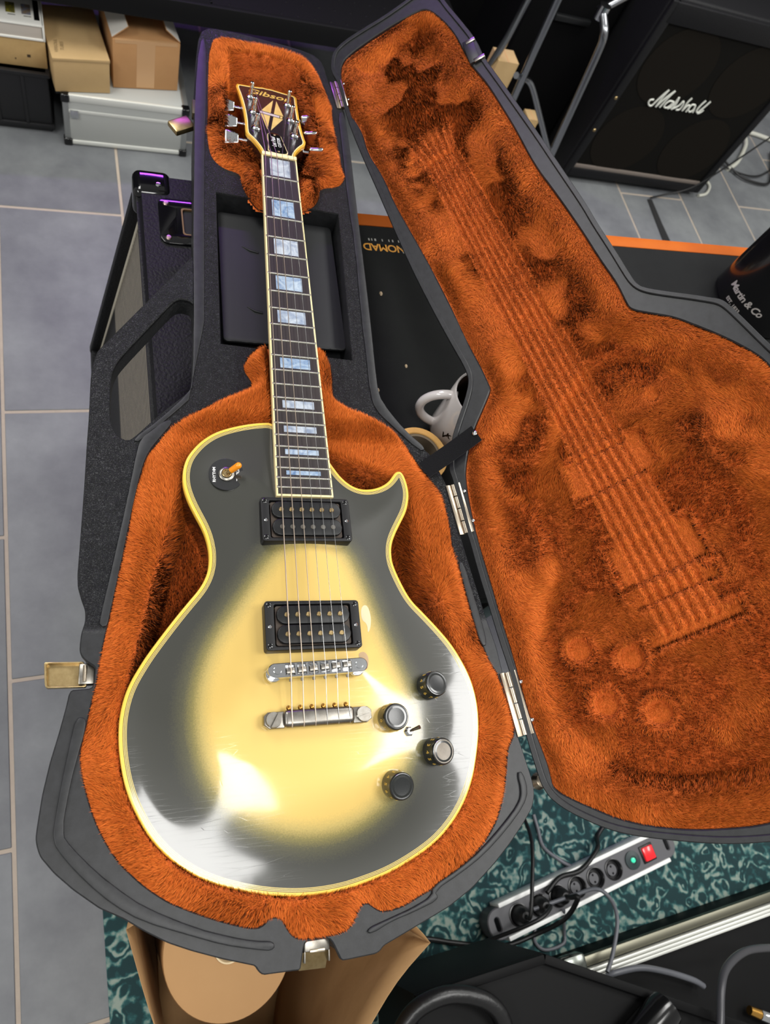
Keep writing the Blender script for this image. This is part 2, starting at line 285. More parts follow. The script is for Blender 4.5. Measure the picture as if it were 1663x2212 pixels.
def slab(name, outer, holes, z0, z1, mat, parent=None, mtx=None, bev=0.):
    """robust slab with holes and a chamfered top edge"""
    loops = [ccw(outer)]+[ccw(h)[::-1] for h in holes]; ins = []
    for L in loops:
        k = np.roll(L,-1,0)-np.roll(L,1,0); nn = np.stack([-k[:,1],k[:,0]],1); nn /= np.linalg.norm(nn,axis=1)[:,None]+1e-9; ins.append(L+nn*bev)
    V2 = np.vstack(ins); E = []; s = 0
    for L in ins: n = len(L); E += [(s+i,s+(i+1)%n) for i in range(n)]; s += n
    r = delaunay_2d_cdt([Vector(p) for p in V2], E, [], 0, 1e-5); P = np.array([tuple(p) for p in r[0]]); T = np.array([f for f in r[2]])
    c = P[T].mean(1); ok = sdf(c,ins[0])>0
    for h in ins[1:]: ok &= sdf(c,h)<0
    T = T[ok]; n2 = len(P); V = [np.c_[P,np.full(n2,z1)], np.c_[P,np.full(n2,z0)]]; F = T.tolist()+(T[:,::-1]+n2).tolist(); o = 2*n2
    for L,I in zip(loops,ins):
        n = len(L); V += [np.c_[I,np.full(n,z1)], np.c_[L,np.full(n,z1-bev)], np.c_[L,np.full(n,z0)]]
        for q in range(2): F += [(o+q*n+i,o+q*n+(i+1)%n,o+(q+1)*n+(i+1)%n,o+(q+1)*n+i) for i in range(n)]
        o += 3*n
    V = np.vstack(V)
    if mtx is not None: A = np.array(mtx); V = V@A[:3,:3].T+A[:3,3]
    bm = bmesh.new(); vs_ = [bm.verts.new(p) for p in V]
    for f in F:
        try: bm.faces.new([vs_[i] for i in f])
        except ValueError: pass
    bmesh.ops.remove_doubles(bm, verts=bm.verts, dist=.01)
    return from_bm(name, bm, mat, parent, 30)
def attr(o, name, vals):
    a = o.data.attributes.new(name,'FLOAT','POINT'); a.data.foreach_set('value', np.asarray(vals,np.float32))
# ---------------------------------------------------------------- structure: tiled floor, back wall
ROOM = 5.9
tile_m = M('slate_tile', lin((90,92,96)), .5, noise=(5.0,.22,lin((124,127,128))), bump=(90,.12,.002,'noise'))
grout_m = M('grout', lin((176,163,147)), .8, noise=(40,.3,lin((160,148,134))))
floor = box('floor', -1900,3300,-2300,3000, FLOOR-40, FLOOR-1.6, grout_m); tag(floor, kind='structure')
T0 = rz(ROOM, (-441,151.5,0)); TW, TL = 295.5, 600.0
tile_me = None
for i in range(-4,11):
    for j in range(-4,5):
        cx, cy = (i+.5)*TW, (j+.5)*TL + (TL/2 if i%2 else 0)
        if tile_me is None:
            bm = bmesh.new(); add_box(bm,-TW/2+3.6,TW/2-3.6,-TL/2+3.6,TL/2-3.6,-8,0,None,1.2,1)
            for v in bm.verts: v.co *= .001
            tile_me = bpy.data.meshes.new('tile'); bm.to_mesh(tile_me); bm.free(); tile_me.materials.append(tile_m)
        o = bpy.data.objects.new('tile', tile_me); o.parent = floor; COL.objects.link(o)
        p = T0 @ Vector((cx,cy,FLOOR)); o.location = W(p); o.rotation_euler.z = math.radians(ROOM)
# tile colour drifts from tile to tile
nt = tile_m.node_tree; b = nt.nodes['Principled BSDF']; src = b.inputs['Base Color'].links[0].from_socket
oi = nd(nt,'ShaderNodeObjectInfo'); hs = nd(nt,'ShaderNodeHueSaturation'); mr = nd(nt,'ShaderNodeMapRange'); mr.inputs[3].default_value=.86; mr.inputs[4].default_value=1.14
nt.links.new(oi.outputs['Random'],mr.inputs[0]); nt.links.new(mr.outputs[0],hs.inputs['Value']); nt.links.new(src,hs.inputs['Color']); nt.links.new(hs.outputs[0],b.inputs['Base Color'])
tcn = [n for n in nt.nodes if n.type=='TEX_NOISE'][0]; geo = nd(nt,'ShaderNodeNewGeometry'); nt.links.new(geo.outputs['Position'], tcn.inputs['Vector'])
wall_m = M('charcoal_wall', lin((14,14,15)), .8, spec=.1, bump=(60,.1,.002,'noise'))
wall = box('wall_back', -2200,3600,0,60, FLOOR,1750, wall_m, mtx=rz(ROOM,(0,1780,0))); tag(wall, kind='structure')

# ---------------------------------------------------------------- rug
rug_m = M('rug_pile', lin((30,66,68)), .95)
nt = rug_m.node_tree; b = nt.nodes['Principled BSDF']; tc = nd(nt,'ShaderNodeTexCoord')
dn = nd(nt,'ShaderNodeTexNoise'); dn.inputs['Scale'].default_value=11; dn.inputs['Detail'].default_value=3; nt.links.new(tc.outputs['Object'],dn.inputs['Vector'])
mxv = nd(nt,'ShaderNodeMixRGB'); mxv.inputs[0].default_value=.10; nt.links.new(tc.outputs['Object'],mxv.inputs[1]); nt.links.new(dn.outputs['Color'],mxv.inputs[2])
vo = nd(nt,'ShaderNodeTexVoronoi'); vo.feature='SMOOTH_F1'; vo.inputs['Scale'].default_value=30; nt.links.new(mxv.outputs[0],vo.inputs['Vector'])
wv = nd(nt,'ShaderNodeMath',operation='MULTIPLY'); wv.inputs[1].default_value=24; nt.links.new(vo.outputs['Distance'],wv.inputs[0])
sn = nd(nt,'ShaderNodeMath',operation='SINE'); nt.links.new(wv.outputs[0],sn.inputs[0])
wn = nd(nt,'ShaderNodeTexNoise'); wn.inputs['Scale'].default_value=55; wn.inputs['Detail'].default_value=6; nt.links.new(tc.outputs['Object'],wn.inputs['Vector'])
ad = nd(nt,'ShaderNodeMath',operation='MULTIPLY_ADD'); ad.inputs[1].default_value=.15; nt.links.new(sn.outputs[0],ad.inputs[0]); nt.links.new(wn.outputs['Fac'],ad.inputs[2])
rp = nd(nt,'ShaderNodeValToRGB'); e=rp.color_ramp.elements; e[0].position=.54; e[0].color=(*lin((36,80,82)),1); e[1].position=.72; e[1].color=(*lin((138,152,142)),1)
x=e.new(.44); x.color=(*lin((24,54,57)),1); x=e.new(.60); x.color=(*lin((76,116,112)),1)
nt.links.new(ad.outputs[0],rp.inputs[0]); nt.links.new(rp.outputs[0],b.inputs['Base Color'])
bp = nd(nt,'ShaderNodeBump'); bp.inputs['Strength'].default_value=.4; bp.inputs['Distance'].default_value=.002; nf=nd(nt,'ShaderNodeTexNoise'); nf.inputs['Scale'].default_value=900
nt.links.new(tc.outputs['Object'],nf.inputs['Vector']); nt.links.new(nf.outputs['Fac'],bp.inputs['Height']); nt.links.new(bp.outputs[0],b.inputs['Normal'])
rug = plate('rug', [rect(900,-700,1800,1400,20)], FLOOR, FLOOR+7, rug_m, mtx=rz(ROOM,(-217,-670,0)), bev=2)
tag(rug, 'worn teal patterned rug with faded beige floral motifs on grey tiles', 'rug')

# ---------------------------------------------------------------- the guitar
gold_m = M('worn_brass', lin((186,164,120)), .34, 1, noise=(120,.25,lin((150,128,88))))
chrome_m = M('chrome', lin((214,216,218)), .12, 1)
nickel_m = M('aged_nickel', lin((150,148,142)), .33, 1, noise=(150,.3,lin((115,108,98))))
black_plastic = M('black_plastic', lin((17,18,19)), .36, spec=.35)
black_gloss = M('black_gloss', lin((14,14,15)), .12)
cream_m = M('aged_cream', lin((236,216,160)), .35)
white_ink = M('white_ink', lin((225,226,222)), .6)
gold_ink = M('gold_ink', lin((196,160,70)), .5)
ebony_m = M('ebony', lin((40,31,29)), .45, noise=(22,.25,lin((26,20,19))), bump=(160,.15,.0004,'noise'))
nt = ebony_m.node_tree
for n in [n for n in nt.nodes if n.type=='TEX_NOISE']:
    mp = nd(nt,'ShaderNodeMapping'); mp.inputs['Scale'].default_value=(12,1,4); s=n.inputs['Vector'].links[0].from_socket; nt.links.new(s,mp.inputs[0]); nt.links.new(mp.outputs[0],n.inputs['Vector'])
pearl_m = M('pearl', lin((112,128,152)), .25, spec=.4, coat=.15, noise=(60,.16,lin((176,186,194))))
nt = pearl_m.node_tree
for n in [n for n in nt.nodes if n.type=='TEX_NOISE']:
    n.inputs['Distortion'].default_value=1.6
oi = nd(nt,'ShaderNodeObjectInfo'); va=nd(nt,'ShaderNodeVectorMath',operation='ADD'); tcx=[n for n in nt.nodes if n.type=='TEX_COORD'][0]; nt.links.new(tcx.outputs['Object'],va.inputs[0]); nt.links.new(oi.outputs['Random'],va.inputs[1]); nt.links.new(va.outputs[0],[n for n in nt.nodes if n.type=='TEX_NOISE'][0].inputs['Vector'])
hsn=nd(nt,'ShaderNodeHueSaturation'); mrr=nd(nt,'ShaderNodeMapRange'); mrr.inputs[3].default_value=.6; mrr.inputs[4].default_value=1.5; nt.links.new(oi.outputs['Random'],mrr.inputs[0]); nt.links.new(mrr.outputs[0],hsn.inputs['Saturation'])
bb=nt.nodes['Principled BSDF']; nt.links.new(bb.inputs['Base Color'].links[0].from_socket,hsn.inputs['Color']); nt.links.new(hsn.outputs[0],bb.inputs['Base Color'])

G = thing('electric_guitar','aged black and gold burst electric guitar with yellowed binding lying in orange plush case','guitar',(0,-600,-85))
def rimz(y): return -11-.057*(-np.asarray(y,float)-400)
ARCH = 11.0
body_loop = ccw(resample(chaikin(BODY,2),3.0))
_k = np.roll(body_loop,-1,0)-np.roll(body_loop,1,0); _n = np.stack([-_k[:,1],_k[:,0]],1); _n /= np.linalg.norm(_n,axis=1)[:,None]
BW = 6.4
inner_loop = body_loop+_n*BW
for _ in range(3): inner_loop = .5*inner_loop+.25*(np.roll(inner_loop,1,0)+np.roll(inner_loop,-1,0))
def topz(P):
    P = np.atleast_2d(P); d = sdf(P,body_loop)
    return rimz(P[:,1])+.25+ARCH*sstep((d-4)/92)
def tz(x,y): return float(topz(np.array([[x,y]]))[0])
# burst finish
top_m = bpy.data.materials.new('burst_lacquer'); top_m.use_nodes=True; nt=top_m.node_tree; b=nt.nodes['Principled BSDF']; tc=nd(nt,'ShaderNodeTexCoord')
at=nd(nt,'ShaderNodeAttribute'); at.attribute_name='burst'
fl=nd(nt,'ShaderNodeTexNoise'); fl.inputs['Scale'].default_value=900; fl.inputs['Detail'].default_value=2; nt.links.new(tc.outputs['Object'],fl.inputs['Vector'])
adn=nd(nt,'ShaderNodeMath',operation='MULTIPLY_ADD'); adn.inputs[1].default_value=.22; sb=nd(nt,'ShaderNodeMath',operation='SUBTRACT'); sb.inputs[1].default_value=.11
nt.links.new(fl.outputs['Fac'],adn.inputs[0]); nt.links.new(at.outputs['Fac'],adn.inputs[2]); nt.links.new(adn.outputs[0],sb.inputs[0])
rp=nd(nt,'ShaderNodeValToRGB'); e=rp.color_ramp.elements; e[0].position=.04; e[0].color=(*lin((27,28,17)),1); e[1].position=.95; e[1].color=(*lin((196,166,86)),1)
for pos,c in ((.30,(64,62,36)),(.52,(112,103,50)),(.74,(168,148,80))): x=e.new(pos); x.color=(*lin(c),1)
nt.links.new(sb.outputs[0],rp.inputs[0]); nt.links.new(rp.outputs[0],b.inputs['Base Color'])
mt=nd(nt,'ShaderNodeMath',operation='MULTIPLY'); mt.inputs[1].default_value=.25; nt.links.new(at.outputs['Fac'],mt.inputs[0]); nt.links.new(mt.outputs[0],b.inputs['Metallic'])
b.inputs['Roughness'].default_value=.42; b.inputs['Coat Weight'].default_value=1; b.inputs['Coat IOR'].default_value=1.55
sc=nd(nt,'ShaderNodeTexNoise'); sc.inputs['Scale'].default_value=14; sc.inputs['Detail'].default_value=8; nt.links.new(tc.outputs['Object'],sc.inputs['Vector'])
mr=nd(nt,'ShaderNodeMapRange'); mr.inputs[1].default_value=.3; mr.inputs[2].default_value=.75; mr.inputs[3].default_value=.05; mr.inputs[4].default_value=.16; nt.links.new(sc.outputs['Fac'],mr.inputs[0]); nt.links.new(mr.outputs[0],b.inputs['Coat Roughness'])
# fine scratches in the lacquer
mp=nd(nt,'ShaderNodeMapping'); mp.inputs['Rotation'].default_value=(0,0,.7); mp.inputs['Scale'].default_value=(1,14,1); nt.links.new(tc.outputs['Object'],mp.inputs[0])
s2=nd(nt,'ShaderNodeTexVoronoi'); s2.feature='DISTANCE_TO_EDGE'; s2.inputs['Scale'].default_value=16; nt.links.new(mp.outputs[0],s2.inputs['Vector'])
m2=nd(nt,'ShaderNodeMapRange'); m2.inputs[2].default_value=.008; nt.links.new(s2.outputs['Distance'],m2.inputs[0])
bp=nd(nt,'ShaderNodeBump'); bp.inputs['Strength'].default_value=.05; bp.inputs['Distance'].default_value=.0003; nt.links.new(m2.outputs[0],bp.inputs['Height']); nt.links.new(bp.outputs[0],b.inputs['Coat Normal'])
V,F = cdt_surface(inner_loop, topz, 4.0)
top = raw('top', V, F, top_m, G, True)
pear = ccw(chaikin([(-9,-490),(-40,-505),(-73,-552),(-105,-598),(-119,-645),(-117,-690),(-103,-731),(-69,-764),(-13,-782),(36,-776),(75,-752),(106,-700),(102,-650),(83,-600),(68,-549),(51,-508),(28,-490)],2))
d = sdf(V[:,:2],pear); burst = sstep((d+16)/50); attr(top,'burst',burst)
top['label']='gold to black burst lacquered top'
# binding: yellowed plastic with black and cream purfling lines
bind_m = bpy.data.materials.new('binding'); bind_m.use_nodes=True; nt=bind_m.node_tree; b=nt.nodes['Principled BSDF']; at=nd(nt,'ShaderNodeAttribute'); at.attribute_name='across'
rp=nd(nt,'ShaderNodeValToRGB'); rp.color_ramp.interpolation='CONSTANT'; e=rp.color_ramp.elements
ye=lin((226,186,70)); cr=lin((214,190,110)); bk=lin((34,30,18))
e[0].position=0; e[0].color=(*ye,1); e[1].position=.50; e[1].color=(*bk,1)
for pos,c in ((.58,cr),(.67,bk),(.75,cr),(.84,bk),(.92,cr)): x=e.new(pos); x.color=(*c,1)
nt.links.new(at.outputs['Fac'],rp.inputs[0]); nt.links.new(rp.outputs[0],b.inputs['Base Color']); b.inputs['Roughness'].default_value=.3; b.inputs['Coat Weight'].default_value=.8; b.inputs['Coat Roughness'].default_value=.08
n=len(body_loop); rz0=rimz(body_loop[:,1])
rings=[(body_loop,rz0-7,-.6),(body_loop,rz0-.9,-.1),(body_loop+_n*.9,rz0,0)]
for t in np.linspace(.2,1,8):
    P=body_loop*(1-t)+inner_loop*t; rings.append((P,topz(P) if t>=.99 else rimz(P[:,1])+.25*t,t))
Vb=np.vstack([np.c_[p,z] for p,z,_ in rings]); Fb=[(k*n+i,k*n+(i+1)%n,(k+1)*n+(i+1)%n,(k+1)*n+i) for k in range(len(rings)-1) for i in range(n)]
bnd=raw('binding',Vb,Fb,bind_m,G,True); attr(bnd,'across',np.repeat([max(t,0) for *_,t in rings],n)); bnd['label']='yellowed multi-ply body binding'
# body sides and back
side_m = M('dark_mahogany', lin((44,22,14)), .3, coat=.8, noise=(8,.3,lin((26,14,10))))
rings=[(body_loop+_n*.3,rz0-7),(body_loop+_n*.3,rz0-46)]
for a in (30,60,90): rings.append((body_loop+_n*(.3+6*(1-math.cos(math.radians(a)))),rz0-46-5*math.sin(math.radians(a))))
Vs=np.vstack([np.c_[p,z] for p,z in rings]); Fs=[(k*n+i,(k+1)*n+i,(k+1)*n+(i+1)%n,k*n+(i+1)%n) for k in range(len(rings)-1) for i in range(n)]
bl=rings[-1][0]; V2,F2=cdt_surface(bl,lambda P:rimz(P[:,1])-51,14)
o0=len(Vs); Vs=np.vstack([Vs,V2]); Fs+= [tuple(o0+k for k in f[::-1]) for f in F2]
raw('body',Vs,Fs,side_m,G,True)
# pieces of worn or missing lacquer
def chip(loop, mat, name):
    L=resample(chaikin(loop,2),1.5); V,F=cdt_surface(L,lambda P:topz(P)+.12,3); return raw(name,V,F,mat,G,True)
chip([(41,-617),(49,-614),(53,-622),(49,-634),(46,-627)],M('bare_maple',lin((176,148,110)),.6),'lacquer_chip')
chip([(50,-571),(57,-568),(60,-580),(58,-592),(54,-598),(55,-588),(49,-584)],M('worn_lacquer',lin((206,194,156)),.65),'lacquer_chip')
chip([(33,-461),(35,-460),(35.5,-463),(33.5,-463.5)],M('bare_maple',lin((176,148,110)),.6),'lacquer_chip')

# neck, fretboard, frets, inlays
SC=628.
def fy(k): return -SC*(1-2**(-k/12))
def wid(y): return 43+(57.2-43)*(-y)/459
neck_m=M('dark_neck_lacquer',lin((38,22,16)),.25,coat=.8)
rings=[]
for y in np.linspace(4,-392,14):
    w=wid(min(y,0))/2-.2; t=15+3*(-y/392); ring=[]
    for a in np.linspace(0,180,13): ring.append((w*math.cos(math.radians(a)),y,-5.5-t*math.sin(math.radians(a))**.8))
    rings.append(ring)
k=13; V=[p for r in rings for p in r]; F=[(i*k+j,i*k+j+1,(i+1)*k+j+1,(i+1)*k+j) for i in range(13) for j in range(k-1)]+[tuple(range(k)),tuple(13*k+j for j in range(k-1,-1,-1))]
raw('neck',V,F,neck_m,G,True)
YE=-461.5
fb=[(-wid(0)/2+1.6,-.5),(wid(0)/2-1.6,-.5),(wid(YE)/2-1.6,YE+2),(-wid(YE)/2+1.6,YE+2)]
plate('fretboard',[ccw(fb)],-6,0,ebony_m,G)
fo=[(-wid(0)/2,0),(wid(0)/2,0),(wid(YE)/2,YE),(-wid(YE)/2,YE)]
fb2=[(-wid(0)/2+1.7,.2),(wid(0)/2-1.7,.2),(wid(YE)/2-1.7,YE+2.1),(-wid(YE)/2+1.7,YE+2.1)]
fbind=[fo[0],fo[3],fo[2],fo[1],fb2[1],fb2[2],fb2[3],fb2[0]]
plate('fretboard_binding',[ccw(fbind)],-8,.15,cream_m,G,bev=.15)
fret_m=M('fret_wire',lin((214,212,200)),.22,1)
for k in range(1,23):
    y=fy(k); w=wid(y)/2-.5; bm=bmesh.new(); prof=[(1.35,0),(1.1,.65),(.55,1.05),(0,1.15),(-.55,1.05),(-1.1,.65),(-1.35,0)]
    a=[bm.verts.new((-w,y+p[0],p[1]-.05)) for p in prof]; c=[bm.verts.new((w,y+p[0],p[1]-.05)) for p in prof]
    for i in range(6): bm.faces.new((a[i],a[i+1],c[i+1],c[i]))
    bm.faces.new(a); bm.faces.new(c[::-1]); bm.faces.new((a[0],c[0],c[6],a[6])); from_bm('fret',bm,fret_m,G,60)
for k in (1,3,5,7,9,12,15,17,19,21):
    y0,y1=fy(k-1),fy(k); fr=np.interp(k,[1,5,9,12,15,21],[.80,.80,.74,.68,.58,.42]); ym=(y0+y1)/2-(0 if k>1 else 0); h=(y0-y1)*fr; w=wid(ym)*np.interp(k,[1,9,21],[.57,.62,.62])
    plate('inlay',[rect(0,ym,w,h)],-1,.08,pearl_m,G)
# nut
plate('nut',[rect(0,2.6,43.2,5.4,.8)],-6,1.9,cream_m,G,bev=.5)
# headstock (tilted back)
HA=math.radians(15); HM=frame((0,4,-3),(1,0,0),(0,math.cos(HA),-math.sin(HA)))
HS=[(-20.5,0),(-20.5,8),(-23.2,21.4),(-29.7,39.1),(-36.5,49.8),(-36.6,62.7),(-35.2,90.6),(-35.4,124.2),(-37.4,160.7),(-41.5,196.3),(-29.7,197.3),(-18.9,199.0),(-8.3,200.5),(-2,203.5),(3,201.5),(8,203.5),(20.9,200.2),(33.5,198.0),(45,196.3),(43.8,177.2),(41.5,145.1),(40.2,105.2),(40.2,72.1),(41.5,50.7),(32.5,38.1),(24.0,20.6),(20.8,8),(20.8,0)]
hl=ccw(resample(chaikin(HS,1),2.0))
hk=np.roll(hl,-1,0)-np.roll(hl,1,0); hn=np.stack([-hk[:,1],hk[:,0]],1); hn/=np.linalg.norm(hn,axis=1)[:,None]
hi=hl+hn*3.2
for _ in range(2): hi=.5*hi+.25*(np.roll(hi,1,0)+np.roll(hi,-1,0))
plate('headstock',[hl+hn*.5],-15,-1.0,neck_m,G,mtx=HM,bev=1.0)
plate('headstock_veneer',[hi+hn*(-.2)],-1.3,0,M('charcoal_veneer',lin((34,30,29)),.25,coat=.4),G,mtx=HM)
plate('headstock_binding',[hl,hi],-4.5,.1,M('yellow_binding',lin((220,170,58)),.3,coat=.6),G,mtx=HM,bev=.1)
hi2=hi+hn*.6; plate('headstock_purfling',[hi-hn*.5,hi2],-1,.14,cream_m,G,mtx=HM)
inl_m=M('aged_pearl',lin((196,160,84)),.35,coat=.4,noise=(70,.25,lin((214,188,120))))
DI=frame(HM@Vector((3,119,0)),HM.to_3x3()@Vector((.98,-.17,0)),HM.to_3x3()@Vector((.17,.98,0)))
for sx in (-1,1):
    plate('diamond_inlay',[ccw([(sx*2.2,48),(sx*15,5),(sx*2.2,5)])],-.5,.2,inl_m,G,mtx=DI)
    plate('diamond_inlay',[ccw([(sx*2.2,-48),(sx*15,-5),(sx*2.2,-5)])],-.5,.2,inl_m,G,mtx=DI)
plate('diamond_bar',[rect(-3,0,26,6)],-.5,.2,M('pale_pearl',lin((190,176,178)),.3,coat=.5),G,mtx=DI)
plate('diamond_bar',[rect(12.5,0,3,6)],-.5,.2,inl_m,G,mtx=DI)
LG=frame(HM@Vector((4.5,180,.15)),HM.to_3x3()@Vector((.995,-.08,0)),HM.to_3x3()@Vector((.08,.995,0)))
text('headstock_logo','Gibson',21,gold_ink,G,LG,ext=.12,shear=.25,offset=.25)
tr=chaikin([(-8,62),(7,62),(9,45),(11,25),(13,9),(-12,9),(-10,25),(-9,45)],2)
cov=plate('truss_rod_cover',[ccw(tr)],0,1.6,black_gloss,G,mtx=HM,bev=.2)
ck=np.array(tr)-np.array(tr).mean(0); plate('cover_edge',[ccw(np.array(tr).mean(0)+ck*np.array([1.09,1.03]))],-.2,.9,cream_m,cov,mtx=HM)
for q,(s,dx,sz) in enumerate((('Les Paul',-2.8,8),('CUSTOM',4.2,6))):
    text('cover_lettering',s,sz,white_ink,cov,frame(HM@Vector((dx,37,1.7)),HM.to_3x3()@Vector((0,1,0)),HM.to_3x3()@Vector((-1,0,0))),ext=.05,shear=.2 if q==0 else 0)
for y in (57,13): lathe('cover_screw',[(0,2.4),(1.2,2.3),(1.8,1.6)],gold_m,cov,mtx=HM@Matrix.Translation((0 if y>20 else 1,y,0)),n=12)
# tuners: bushing and slotted post on the face, shaft and button at the edge
posts=[(-22.5,161.6),(-22.2,114.9),(-22.5,68.6),(29,160.7),(28,113),(28,68.6)]
btn=[(-51,141),(-50,93),(-51.5,48),(53,129),(51,95),(53,49)]
for (x,y),(bx,by) in zip(posts,btn):
    t=lathe('tuner',[(0,.2),(6.3,.2),(6.3,1.2),(5.2,2.4),(4.4,2.8),(3.1,3),(3.0,7),(2.4,9),(2.3,13.5),(3.0,15.5),(3.0,19),(2.2,19.8),(0,19.8)],chrome_m,G,mtx=HM@Matrix.Translation((x,y,0)),n=20)
    s=1 if bx>0 else -1
    by=y-18
    bm=bmesh.new(); add_tube(bm,[HM@Vector((x+s*8,by,-10)),HM@Vector((s*(abs(bx)-6),by,-10))],2.2,10); from_bm('tuner_shaft',bm,chrome_m,t,40)
    bm=bmesh.new(); add_box(bm,-9.5,9.5,-9,9,-3,3,None,2.6,3)
    m=HM@Matrix.Translation((s*(abs(bx)+2),by,-10))@Matrix.Rotation(math.radians({161.6:38,114.9:34,68.6:30}[y] if s<0 else {160.7:75,113:92,68.6:100}[y]),4,'X')
    for v in bm.verts:
        v.co.y*=(1+.22*v.co.x/9*s); v.co=m@v.co
    from_bm('tuner_button',bm,chrome_m,t,60)

# hardware on the body
def slotted(par,nm,r,z0,z1,gap,mat,m):
    """two half discs with an open slot between them"""
    bm=bmesh.new()
    for s in (-1,1):
        a0=math.asin(gap/2/r); L=[(r*math.cos(a),s*r*math.sin(a)) for a in np.linspace(a0,math.pi-a0,11)]
        lo_=[bm.verts.new(m@Vector((x,y,z0))) for x,y in L]; hi_=[bm.verts.new(m@Vector((x*.97,y*.97 if abs(y)>gap else y,z1))) for x,y in L]
        for i in range(11): k=(i+1)%11; bm.faces.new((lo_[i],lo_[k],hi_[k],hi_[i]))
        bm.faces.new(hi_); bm.faces.new(lo_[::-1])
    return from_bm(nm,bm,mat,par,40)
ring_m=M('satin_black_plastic',lin((20,20,21)),.45,spec=.3)
def pickup(cx,cy,w,h,tilt,ztop,gold_row):
    R0=Matrix.Translation((cx,cy,0))@Matrix.Rotation(math.radians(tilt),4,'Z')
    base=min(tz(cx-w/2,cy-h/2),tz(cx+w/2,cy-h/2),tz(cx,cy-h/2))-1.5
    ring=plate('pickup_ring',[rect(0,0,w,h,3),ccw(rect(0,0,72,38.5,1.5))[::-1]],base,ztop,ring_m,G,mtx=R0,bev=.8)
    for sx in (-1,1):
        for sy in (-1,1): lathe('ring_screw',[(0,.6),(1.5,.6),(2.4,.2),(2.4,-.2)],black_gloss,ring,mtx=R0@Matrix.Translation((sx*(w/2-4),sy*(h/2-4),ztop)),n=12)
        lathe('height_screw',[(0,.9),(1.2,.9),(1.9,.4),(1.9,-.2)],chrome_m,ring,mtx=R0@Matrix.Translation((sx*(w/2-4.3),-1,ztop)),n=12)
    p=plate('pickup',[rect(0,0,69.5,36.5,2)],base,ztop-2.2,M('pickup_base',lin((52,40,30)),.6),G,mtx=R0)
    for sy in (-1,1):
        c=plate('bobbin',[rect(0,sy*9.0,68.5,17.2,8.2)],ztop-3,ztop+2.3,black_plastic,p,mtx=R0,bev=.9)
        for i in range(6):
            x=(i-2.5)*10.0; mm=R0@Matrix.Translation((x,sy*9.0,ztop+2.3))
            metal=gold_m if (gold_row==2 or sy==gold_row) else nickel_m
            ps=lathe('pole_screw',[(0,1.0),(1.7,1.0),(2.3,.5),(2.3,-.1)] if metal is gold_m else [(0,.3),(2.3,.3),(2.4,0)],metal,c,mtx=mm,n=14)
            if metal is gold_m: slotted(c,'screw_head',2.0,.9,1.5,.55,gold_m,mm@Matrix.Rotation(math.radians(random.uniform(20,70)),4,'Z'))
pickup(-.5,-486.2,88.5,45.5,.2,.8,1)
pickup(-1.5,-590.8,89.2,45.5,-.4,.6,2)
# bridge
BM=frame((-.5,-631,tz(0,-631)),(1,.021,0))
br=plate('bridge',[rect(0,0,91,12.5,6.2,7)],9.5,12,chrome_m,G,mtx=BM,bev=.5)
slab('bridge_frame',rect(0,0,91,12.5,6.2,7),[rect((i-2.5)*10.4,0,7.8,9.2) for i in range(6)],11.5,17,chrome_m,br,mtx=BM,bev=.6)
for i in range(6):
    x=(i-2.5)*10.4; dy=(-2+.8*i)*.6
    box('saddle',x-3.6,x+3.6,dy-2.4,dy+2.4,11.8,18.4,nickel_m,br,mtx=BM,bev=.6)
    lathe('saddle_screw',[(0,0),(1.4,0),(1.4,2.5),(0,2.6)],nickel_m,br,mtx=BM@Matrix.Translation((x,-7.5,14.5))@Matrix.Rotation(math.radians(90),4,'X'),n=10)
for sx in (-1,1):
    lathe('thumb_wheel',[(0,0),(6.8,0),(7.2,.6),(7.2,3),(6.8,3.6),(0,3.6)],chrome_m,br,mtx=BM@Matrix.Translation((sx*37.4-2*(sx<0),-1.5,5.6)),n=24)
    lathe('bridge_post',[(2.2,-1),(2.2,17.3),(3.6,17.3),(3.4,17.9),(0,17.9)],chrome_m,br,mtx=BM@Matrix.Translation((sx*37.4,0,0)),n=16)
# stop tailpiece
TM=frame((-1.4,-672.2,tz(0,-672)),(1,-.006,0))
tp=bmesh.new(); add_box(tp,-32,32,-7.5,7.5,4.5,13.5,TM,4.0,4); tpo=from_bm('tailpiece',tp,nickel_m,G,50)
for sx in (-1,1):
    plate('tailpiece_lug',[ccw([(sx*31,-7.4),(sx*44,-7.4),(sx*48.5,-4),(sx*48.5,3.5),(sx*45,6.5),(sx*31,6.5)])],4,9.5,nickel_m,tpo,mtx=TM,bev=.8)
    st=lathe('stud',[(3,-2),(3,9),(6.6,9),(6.9,9.7),(6.9,10.3),(6.7,10.5),(0,10.5)],nickel_m,tpo,mtx=TM@Matrix.Translation((sx*40.6,-.4,0)),n=24)
    slotted(st,'stud_head',6.7,10.4,12.8,1.7,nickel_m,TM@Matrix.Translation((sx*40.6,-.4,0))@Matrix.Rotation(math.radians(60 if sx<0 else 15),4,'Z'))
